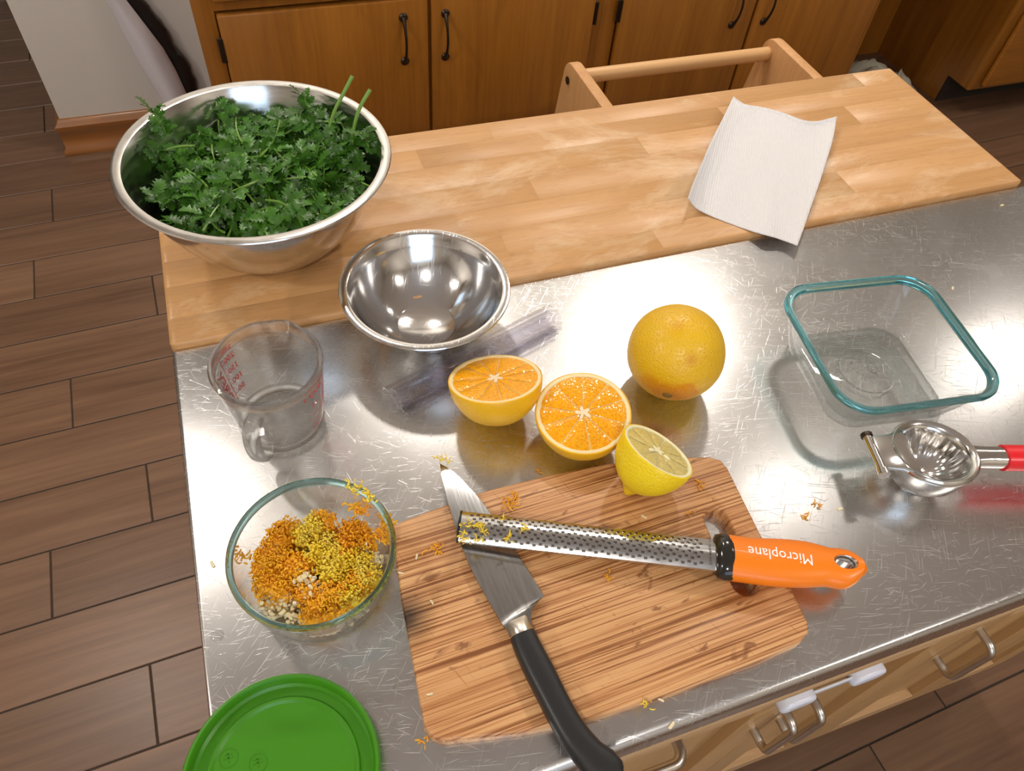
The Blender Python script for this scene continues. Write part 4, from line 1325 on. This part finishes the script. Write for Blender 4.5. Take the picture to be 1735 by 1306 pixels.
# moulded collar and handle
topl = [(1230, 906.5), (1269, 912), (1322, 914), (1360, 918), (1388, 925), (1402, 929), (1417, 929.5), (1436, 934), (1450, 943), (1459, 952)]
botl = [(1238, 981), (1303, 990), (1345, 993), (1375, 993), (1398, 991.5), (1410, 993), (1424, 995.5), (1438, 995), (1452, 987), (1460, 978)]
tl_ = catmull([zp(*p) for p in topl], 3); bl_ = catmull([zp(*p) for p in botl], 3)
rings = []
m_ = len(tl_)
for i in range(m_):
    c_ = (tl_[i] + bl_[i]) / 2; s_ = (tl_[i] - bl_[i]) / 2; u = i / (m_ - 1)
    hh = .0118 - .0022 * u
    if i == m_ - 1: hh *= .7
    ring = []
    for k in range(24):
        a = 2 * PI * k / 24; ca, sa = math.cos(a), math.sin(a)
        ring.append(c_ + s_ * math.copysign(abs(ca) ** .85, ca) + Vector((0, 0, hh * math.copysign(abs(sa) ** .85, sa) - .001)))
    rings.append(ring)
# rounded butt
c_ = (tl_[-1] + bl_[-1]) / 2 + dx_ * .0035; s_ = (tl_[-1] - bl_[-1]) / 2 * .5
rings.append([c_ + s_ * math.cos(2 * PI * k / 24) + Vector((0, 0, .0045 * math.sin(2 * PI * k / 24) - .001)) for k in range(24)])
hc = zp(1431.5, 954, ZZ + .006)
cutter = transform(lathe([(0, -.03), (.0072, -.03), (.0072, .03), (0, .03)], 32), Matrix.Translation((hc.x, hc.y, 0)) @ ZM.to_4x4() @ Matrix.Diagonal((1.35, .85, 1, 1)))
hme = bool_cut(loft(rings), cutter)
obj('handle', hme, M['orange_plastic'], zt)
rg = lathe([(.0072, -.0098), (.0072, .0082), (.0066, .0086), (.0058, .0076), (.0054, .002), (.0056, -.0098)], 36, True)
obj('hanging_ring', transform(rg, Matrix.Translation((hc.x, hc.y, -.0002)) @ ZM.to_4x4() @ Matrix.Diagonal((1.35, .85, 1, 1))), M['chrome'], zt)
crn = []
for (u, kk, hh) in ((-.0070, .80, .0072), (-.0055, .97, .0098), (-.001, 1.03, .0116), (.004, 1.02, .0120), (.0055, 1.0, .0118)):
    c_ = (tl_[0] + bl_[0]) / 2 + dx_ * (u - .0035); s_ = (tl_[0] - bl_[0]) / 2 * kk
    crn.append([c_ + s_ * math.copysign(abs(math.cos(2 * PI * k / 24)) ** .85, math.cos(2 * PI * k / 24)) + Vector((0, 0, hh * math.sin(2 * PI * k / 24) - .001)) for k in range(24)])
obj('collar', loft(crn), M['black_gloss'], zt)
# lettering printed on the handle, reading from the hanging end
dgm = bpy.data.objects.new('tmp', hme)
from mathutils.bvhtree import BVHTree
bmh = bmesh.new(); bmh.from_mesh(hme); bv = BVHTree.FromBMesh(bmh); bmh.free()
bpy.data.objects.remove(dgm)
txt = text_mesh('Microplane', .0098, 0.0)
bmt = bmesh.new(); bmt.from_mesh(txt)
bmesh.ops.subdivide_edges(bmt, edges=[e for e in bmt.edges if e.calc_length() > .0012], cuts=1)
bmesh.ops.triangulate(bmt, faces=bmt.faces)
bmt.to_mesh(txt); bmt.free()
xs_ = [v.co.x for v in txt.vertices]; wtx = max(xs_) - min(xs_); cx_ = (max(xs_) + min(xs_)) / 2
pa, pb = zp(1268, 932, ZZ + .011), zp(1377, 947, ZZ + .011)
tdx = (pa - pb); tdx.z = 0; Lt = tdx.length; tdx.normalize(); tdy = Vector((0, 0, 1)).cross(tdx)
pm = (pa + pb) / 2; sx_ = Lt / wtx
for v in txt.vertices:
    q = pm + tdx * ((v.co.x - cx_) * sx_) + tdy * (v.co.y * sx_ * 1.12)
    h_ = bv.ray_cast(Vector((q.x, q.y, .05)), Vector((0, 0, -1)))[0]
    v.co = Vector((q.x, q.y, (h_.z if h_ else .0115) + .00025))
obj('lettering', txt, M['white_print'], zt)
t2 = text_mesh('BLADE MADE IN USA', .0024); t2.transform(Matrix.Translation(zl(Lz - .006, 0, CAMB + .0002)) @ (ZM.to_4x4() @ Matrix.Rotation(PI / 2, 4, 'Z')))
obj('etched_lettering', t2, M['hole_dark'], zt)

# ================================================================== CITRUS
def sphere_pts(R, n=48, m=32, squash=1.0):
    pass
def dimple_sphere(R, f):
    bm = bmesh.new(); bmesh.ops.create_uvsphere(bm, u_segments=64, v_segments=40, radius=R)
    for v in bm.verts: v.co = f(v.co)
    me = bpy.data.meshes.new('m'); bm.to_mesh(me); bm.free()
    for p in me.polygons: p.use_smooth = True
    return me
OC = pix(1145, 597, HC + ORR - .0005)
og = thing('orange', 'whole orange with most of its rind grated off', 'orange', (OC.x, OC.y, HC + ORR - .0005))
sd = Vector(STEM).normalized()
def fo(c_):
    d = c_.normalized(); k = max(0, d.dot(sd))
    return c_ * (1 + .012 * mnoise.noise(d * 1.6) - .035 * max(0, (k - .97) / .03))
obj('rind', dimple_sphere(ORR, fo), M['orange_rind'], og)
q = sd.to_track_quat('Z', 'Y').to_matrix().to_4x4()
obj('stem_scar', transform(lathe([(0, .0006), (.0016, .0010), (.0026, .0004), (.0042, .0008), (.0050, -.0006)], 20), Matrix.Translation(sd * (ORR * .968)) @ q), M['stem_dry'], og)

def half_citrus(name, label, cat, center, normal, R, depth, rindm, pithm, pulpm, segs, pith_w, nub=None, spin=0.0, seeds=0):
    """half fruit: z+ is the cut side"""
    rootq = Vector(normal).to_track_quat('Z', 'Y')
    t_ = thing(name, label, cat, center); t_.rotation_mode = 'QUATERNION'; t_.rotation_quaternion = rootq
    prof = []
    N_ = 20
    for i in range(N_ + 1):
        a = PI / 2 * i / N_
        r, z = R * math.sin(a), -depth * math.cos(a)
        if nub and a < .5:
            z -= nub * math.exp(-(a / .20) ** 2); r = max(r, nub * .85 * math.sin(min(PI / 2, a / .28)) if a < .44 else r)
        prof.append((r, z))
    prof[0] = (0, prof[0][1])
    prof += [(R * .994, .0006), (R - .0012, .0008)]
    me = lathe(prof, 72)
    for v in me.vertices:
        d = v.co.normalized(); v.co *= 1 + .010 * mnoise.noise(d * 2 + Vector((center[0] * 50, 0, 0)))
    for p in me.polygons: p.use_smooth = True
    obj('rind', me, M[rindm], t_)
    obj('pith', lathe([(R - .0012, .0008), (R - pith_w * .5, .0011), (R - pith_w, .0006), (R - pith_w - .0003, -.0003), (0, -.0004)], 72), M[pithm], t_)
    ri = R - pith_w; rr = random.Random(int(R * 1e5) + segs)
    cuts = [spin + 2 * PI * (i + rr.uniform(-.16, .16)) / segs for i in range(segs)]
    for i in range(segs):
        a0, a1 = cuts[i], cuts[(i + 1) % segs] + (2 * PI if i == segs - 1 else 0)
        gap = .00028; ctr = R * .10
        rows = []
        NR, NA = 6, 8
        for j in range(NR + 1):
            r = ctr * .8 + (ri - ctr * .8) * j / NR
            row = []
            for k in range(NA + 1):
                g_ = gap / max(r, .002); a = a0 + g_ + (a1 - a0 - 2 * g_) * k / NA
                rr_ = r if j < NR else r - .0012 * abs(2 * k / NA - 1) ** 3
                e_ = min(1, min(k, NA - k) / 1.5) * min(1, (NR - j) / 1.0 + .0) * min(1, j / 1.0 + .3)
                row.append(Vector((rr_ * math.cos(a), rr_ * math.sin(a), -.0001 + .0010 * e_ + .0002 * mnoise.noise(Vector((rr_ * math.cos(a) * 400, rr_ * math.sin(a) * 400, i))))))
            rows.append(row)
        obj('segment', loft(rows, closed_ring=False, caps=False), M[pulpm], t_)
    P = []
    for k in range(28):
        a = 2 * PI * k / 28; r = R * (.125 + .055 * math.sin(a * 5 + 1) + .03 * rr.uniform(-1, 1)); P.append((r * math.cos(a), r * math.sin(a)))
    obj('core', prism(P, -.001, .0011, .0003, 1), M['core'] if pithm == 'pith' else M['lemon_pith'], t_)
    for i in range(seeds):
        a = spin + 1.2 + i * 1.9
        bm = bmesh.new(); bmesh.ops.create_uvsphere(bm, u_segments=12, v_segments=8, radius=.0018)
        me = bpy.data.meshes.new('m'); bm.to_mesh(me); bm.free()
        for p in me.polygons: p.use_smooth = True
        me.transform(Matrix.Translation((R * .27 * math.cos(a), R * .27 * math.sin(a), .0008)) @ Matrix.Rotation(a, 4, 'Z') @ Matrix.Diagonal((2.0, 1, .6, 1)))
        obj('seed', me, M['lemon_pith'], t_)
    return t_
HR = .0415
def cam_n(a, b):
    """unit normal given by its right and up components as seen from the camera"""
    return (RM @ Vector((a, b, math.sqrt(max(0, 1 - a * a - b * b)))))
c1 = pix(839, 641, HC + HR + .001); c2 = pix(988, 699, HC + HR - .002)
def view_n(px, py, right, up):
    d = -ray(px, py).normalized(); r_ = (RM @ Vector((1, 0, 0))); r_ = (r_ - d * r_.dot(d)).normalized(); u_ = d.cross(r_)
    return r_ * right + u_ * up + d * math.sqrt(max(0, 1 - right ** 2 - up ** 2))
half_citrus('orange_half', 'halved orange resting upright with its cut face tilted toward the small steel bowl', 'orange', c1, view_n(839, 641, -.06, .855), HR, .0425, 'zested', 'pith', 'pulp', 11, .0040, spin=.2)
half_citrus('orange_half', 'halved orange touching the lemon half, cut face tilted toward the zester', 'orange', c2, view_n(988, 699, .07, .52), HR, .0400, 'zested', 'pith', 'pulp', 10, .0042, spin=.5)
lc = pix(1115, 764, BTOP + .0420)
half_citrus('lemon_half', 'halved lemon with nubby end lying on the cutting board edge', 'lemon', lc, view_n(1115, 764, .555, .735), .0325, .0400, 'lemon_rind', 'lemon_pith', 'lemon_pulp', 9, .0036, nub=.0095, spin=.1, seeds=2)

# ================================================================== LEMON SQUEEZER
qz = HC + .0392
q0 = pix(1580, 770, qz)                       # centre of the cup's mouth
sqz = thing('lemon_squeezer', 'polished metal lemon squeezer with a red grip beside the glass container', 'squeezer', (q0.x, q0.y, qz))
ha = (pix(1735, 776, HC + .036) - pix(1665, 775, HC + .036)).normalized()    # handle direction
mouth_n = view_n(1580, 770, .42, .60)
hx = (ha - mouth_n * ha.dot(mouth_n)).normalized(); hy = mouth_n.cross(hx)
QM = Matrix((hx, hy, mouth_n)).transposed().to_4x4() @ Matrix.Diagonal((1.12, 1.12, 1.08, 1))
RA, RBq = .0315, .0315
cupm = lathe([(0, -.036), (.012, -.0345), (.022, -.029), (.0285, -.019), (.0315, -.006), (.0318, .000), (.0300, .0022), (.0275, .0010), (.0268, -.004), (.0235, -.016), (.0165, -.025), (.008, -.0295), (0, -.0305)], 64)
obj('outer_cup', transform(cupm, QM @ Matrix.Diagonal((1.0, .93, 1, 1))), M['chrome'], sqz)
# ribbed inner cup with its own rim
n_ = 80; rings = []
for (r, z, k) in ((.0335, .0010, 0), (.0335, .0040, 0), (.0315, .0060, 0), (.0285, .0050, 0), (.0262, .0015, 0), (.0250, -.003, .3), (.0225, -.0100, 1), (.0180, -.0170, 1), (.0120, -.0215, 1), (.006, -.0235, .6), (.0005, -.0240, 0)):
    rings.append([(r * math.cos(2 * PI * i / n_) * (1 - .035 * k * (i % 4 < 2)), .93 * r * math.sin(2 * PI * i / n_) * (1 - .035 * k * (i % 4 < 2)), z) for i in range(n_)])
obj('inner_cup', transform(loft(rings, caps=False), QM), M['chrome'], sqz)
# hinge: plate, knuckle and pin
pl_ = prism([(-.018, -.024), (-.030, -.0165), (-.0445, -.0145), (-.0445, .0145), (-.030, .0165), (-.018, .024)], .0005, .0055, .0012, 2)
obj('hinge_plate', transform(pl_, QM), M['chrome'], sqz)
obj('hinge_pin', transform(tube([(-.0465, -.0165, .002), (-.0465, .0165, .002)], .0034, 14), QM), M['chrome'], sqz)
obj('pin_head', transform(tube([(-.0465, .0160, .002), (-.0465, .0185, .002)], .0046, 14), QM), M['bronze'], sqz)
obj('pin_head', transform(tube([(-.0465, -.0205, .002), (-.0465, -.0155, .002)], .0046, 14), QM), M['chrome'], sqz)
L0 = Vector((0, 0, 0)) + (QM @ Vector((.0300, 0, -.004)))
def hpath(a, b, n=8): return [L0 + ha * (a + (b - a) * i / n) for i in range(n + 1)]
def loft_handle(path, w_, h_):
    s_ = ha.cross(Vector((0, 0, 1))).normalized(); u_ = s_.cross(ha)
    rr_ = []
    for i, p in enumerate(path):
        k = w_[i] if isinstance(w_, list) else w_
        rr_.append([p + s_ * k * math.copysign(abs(math.cos(2 * PI * j / 20)) ** .8, math.cos(2 * PI * j / 20)) + u_ * h_ * math.copysign(abs(math.sin(2 * PI * j / 20)) ** .8, math.sin(2 * PI * j / 20)) for j in range(20)])
    return loft(rr_)
obj('neck', loft_handle(hpath(-.004, .036), [.0125, .0112, .0102, .0098, .0096, .0096, .0096, .0096, .0096], .0085), M['chrome'], sqz)
obj('grip', loft_handle(hpath(.031, .165), .0112, .0100), M['red_grip'], sqz)

# ================================================================== CLEAR PLASTIC BAG CLIP
def channel(name, parent, a, b, r, open_ang, th, lift):
    d = (b - a).normalized(); s_ = d.cross(Vector((0, 0, 1))).normalized(); u_ = Vector((0, 0, 1))
    rings = []
    N_ = 14
    for p in (a, b):
        o1 = [p + s_ * (r * math.cos(t_)) + u_ * (r * .72 * math.sin(t_) + lift) for t_ in [open_ang + (PI - 2 * open_ang) * k / N_ for k in range(N_ + 1)]]
        i1 = [p + s_ * ((r - th) * math.cos(t_)) + u_ * ((r - th) * .72 * math.sin(t_) + lift) for t_ in [open_ang + (PI - 2 * open_ang) * k / N_ for k in range(N_, -1, -1)]]
        rings.append(o1 + i1)
    return obj(name, loft(rings), M['plastic_clear'], parent)
ra, rbq = pix(662, 680, HC), pix(938, 538, HC)
cp = thing('bag_clip', 'clear lavender plastic bag clip lying beside the small steel bowl', 'clip', (ra.x, ra.y, HC))
Z3 = Vector((ra.x, ra.y, HC))
dd = (rbq - ra).normalized(); ss = dd.cross(Vector((0, 0, 1))).normalized()
channel('sleeve', cp, ra - Z3, rbq - Z3, .0135, -.25, .0016, .0036)
channel('rod', cp, ra - Z3 + dd * .006, rbq - Z3 - dd * .004, .0080, -.6, .0014, .0040)
channel('hook', cp, ra - Z3 + ss * .0165 + dd * .004, rbq - Z3 + ss * .0165 - dd * .012, .0058, -.9, .0013, .0036)
obj('web', (lambda: loft([[p + ss * .0115 + Vector((0, 0, .0012)), p + ss * .0195 + Vector((0, 0, .0012)), p + ss * .0195, p + ss * .0115] for p in (ra - Z3 + dd * .004, rbq - Z3 - dd * .01)]))(), M['plastic_clear'], cp)

# ================================================================== PAPER TOWEL
E_top = [(1243, 163), (1262, 176), (1290, 181), (1325, 190), (1360, 203), (1385, 205), (1418, 197)]
E_bot = [(1166, 336), (1180, 353), (1205, 366), (1235, 378), (1275, 392), (1315, 403), (1351, 416)]
E_left = [(1243, 163), (1225, 200), (1205, 240), (1190, 275), (1175, 310), (1166, 336)]
E_right = [(1418, 197), (1410, 240), (1395, 290), (1378, 340), (1364, 380), (1351, 416)]
def sam(P, u):
    Q = catmull([(a, b, 0) for a, b in P], 6); k = u * (len(Q) - 1); j = min(int(k), len(Q) - 2); return Q[j].lerp(Q[j + 1], k - j)
NU, NVV = 28, 32
tr_ = pix(1290, 290, WT)
vs = []
for i in range(NU + 1):
    u = i / NU
    for j in range(NVV + 1):
        v = j / NVV
        a = sam(E_top, u) * (1 - v) + sam(E_bot, u) * v; b_ = sam(E_left, v) * (1 - u) + sam(E_right, v) * u
        c00, c10, c01, c11 = [Vector((*p, 0)) for p in (E_top[0], E_top[-1], E_bot[0], E_bot[-1])]
        q_ = a + b_ - (c00 * (1 - u) * (1 - v) + c10 * u * (1 - v) + c01 * (1 - u) * v + c11 * u * v)
        h_ = .0012 + .022 * max(0, 1 - u * 3.2) ** 2 * (.25 + .75 * v) + .010 * max(0, (.22 - v) / .22) ** 2 * (.4 + .6 * u) + .006 * math.exp(-((u - .62 - .3 * (v - .5)) / .07) ** 2) * max(0, v - .35) + .0022 * (mnoise.noise(Vector((u * 3, v * 3, 5))) + .3) + .004 * max(0, (u - .85) / .15) ** 2
        p = pix(q_.x, q_.y, WT + max(.0009, h_)) - Vector((tr_.x, tr_.y, WT))
        vs.append(p)
fs = [(i * (NVV + 1) + j, (i + 1) * (NVV + 1) + j, (i + 1) * (NVV + 1) + j + 1, i * (NVV + 1) + j + 1) for i in range(NU) for j in range(NVV)]
o = obj('paper_towel', mesh_of(vs, fs), M['towel']); o.location = (tr_.x, tr_.y, WT)
md = o.modifiers.new('s', 'SOLIDIFY'); md.thickness = .0004; md.offset = 1
tag(o, 'white quilted paper towel sheet lying on the wooden leaf', 'paper towel')

# ================================================================== CRUMBS
rk = random.Random(77)
def crumb(kind, px, py, z, label, s=1.0, group=None):
    p = pix(px, py, z)
    if kind == 'garlic':
        me = chip(rk, .0030 * s); me.transform(Matrix.Diagonal((1.6, .8, .45, 1))); zmin = min(v.co.z for v in me.vertices)
        o = obj('garlic_bit', me, M['garlic'])
        o.rotation_euler = (0, 0, rk.uniform(0, 6)); o.location = (p.x, p.y, z - zmin)
        tag(o, label, 'garlic', group)
    else:
        def fn(rnd): return (rnd.gauss(0, .0022 * s), rnd.gauss(0, .0016 * s), .0010 + abs(rnd.gauss(0, .0006)))
        me = pile(fn, int(9 * s), rk, (.004 * s, .008 * s), (.0004, .0008))
        for v in me.vertices: v.co.z = max(.0001, v.co.z)
        o = obj('zest_scrap', me, M['zest_o' if kind == 'orange' else 'zest_y']); o.location = (p.x, p.y, z); tag(o, label, 'zest', group)
    return o
GB = 'small pale garlic bit lying on the cutting board'
for (px, py) in ((706, 943), (679, 971), (732, 1020), (728, 1176), (1120, 1186), (1091, 876)): crumb('garlic', px, py, BTOP, GB, .8, 'garlic bits on the cutting board')
GS = 'small pale garlic bit lying on the steel worktop'
for (px, py, s_) in ((1423, 862, 1.1), (360, 956, 1.0), (1015, 771, .9), (1698, 348, 1.1), (1614, 489, .9), (1588, 548, .7), (1137, 1230, 1.1), (1318, 915, .9)):
    if (px, py) == (1318, 915): continue
    crumb('garlic', px, py, HC, GS, s_, 'garlic bits on the steel worktop')
ZB = 'orange zest scrap lying on the cutting board'
for (px, py, s_) in ((868, 850, 1.5), (858, 858, 1.1), (1189, 820, 1.1), (1172, 870, .8), (735, 935, 1.1), (745, 930, .9), (1030, 978, .8), (872, 836, .7)): crumb('orange', px, py, BTOP, ZB, s_, 'orange zest scraps on the cutting board')
ZS = 'orange zest scrap lying on the steel worktop'
for (px, py, s_) in ((1385, 855, 1.0), (1362, 876, .9), (719, 1258, .8), (914, 798, .6)): crumb('orange', px, py, HC, ZS, s_, 'orange zest scraps on the steel worktop')
crumb('lemon', 1098, 1197, BTOP, 'curled yellow zest scrap near the front edge of the cutting board', .9)
YB = 'yellow zest scrap sticking to the knife tip'
for (px, py) in ((745, 777), (755, 780)): crumb('lemon', px, py, KZ - .003, YB, .9, 'zest scraps on the knife tip')
YZ = 'yellow zest scrap clinging to the end of the zester blade'
for (px, py, s_) in ((788, 888, .9), (786, 905, .8), (815, 893, 1.2), (818, 905, 1.0), (808, 915, .8), (865, 912, 1.0), (885, 896, .9), (790, 917, .8), (850, 880, .6)): crumb('lemon', px, py, ZZ + .0045, YZ, s_, 'zest scraps on the zester blade')
# water drops by the squeezer
WD = 'flat clear water drop beside the lemon squeezer'
for (px, py, rx, ry) in ((1640, 690, .006, .004), (1672, 815, .006, .0045), (1688, 808, .008, .003), (1582, 893, .003, .003), (1722, 826, .010, .003)):
    p = pix(px, py, HC)
    o = obj('water_drop', transform(lathe([(1, 0), (.95, .0004), (.6, .0011), (0, .0014)], 20), Matrix.Diagonal((rx, ry, 1, 1))), M['glass_clear']); o.location = (p.x, p.y, HC); o.rotation_euler = (0, 0, -.7)
    tag(o, WD, 'water drop', 'water drops by the squeezer')
p = pix(368, 1077, HC)
o = obj('water_drop', transform(lathe([(1, 0), (.9, .0006), (.5, .0014), (0, .0016)], 16), Matrix.Diagonal((.005, .0045, 1, 1))), M['glass_clear']); o.location = (p.x, p.y, HC)
tag(o, 'clear wet blob on the steel between glass bowl and green lid', 'water drop')
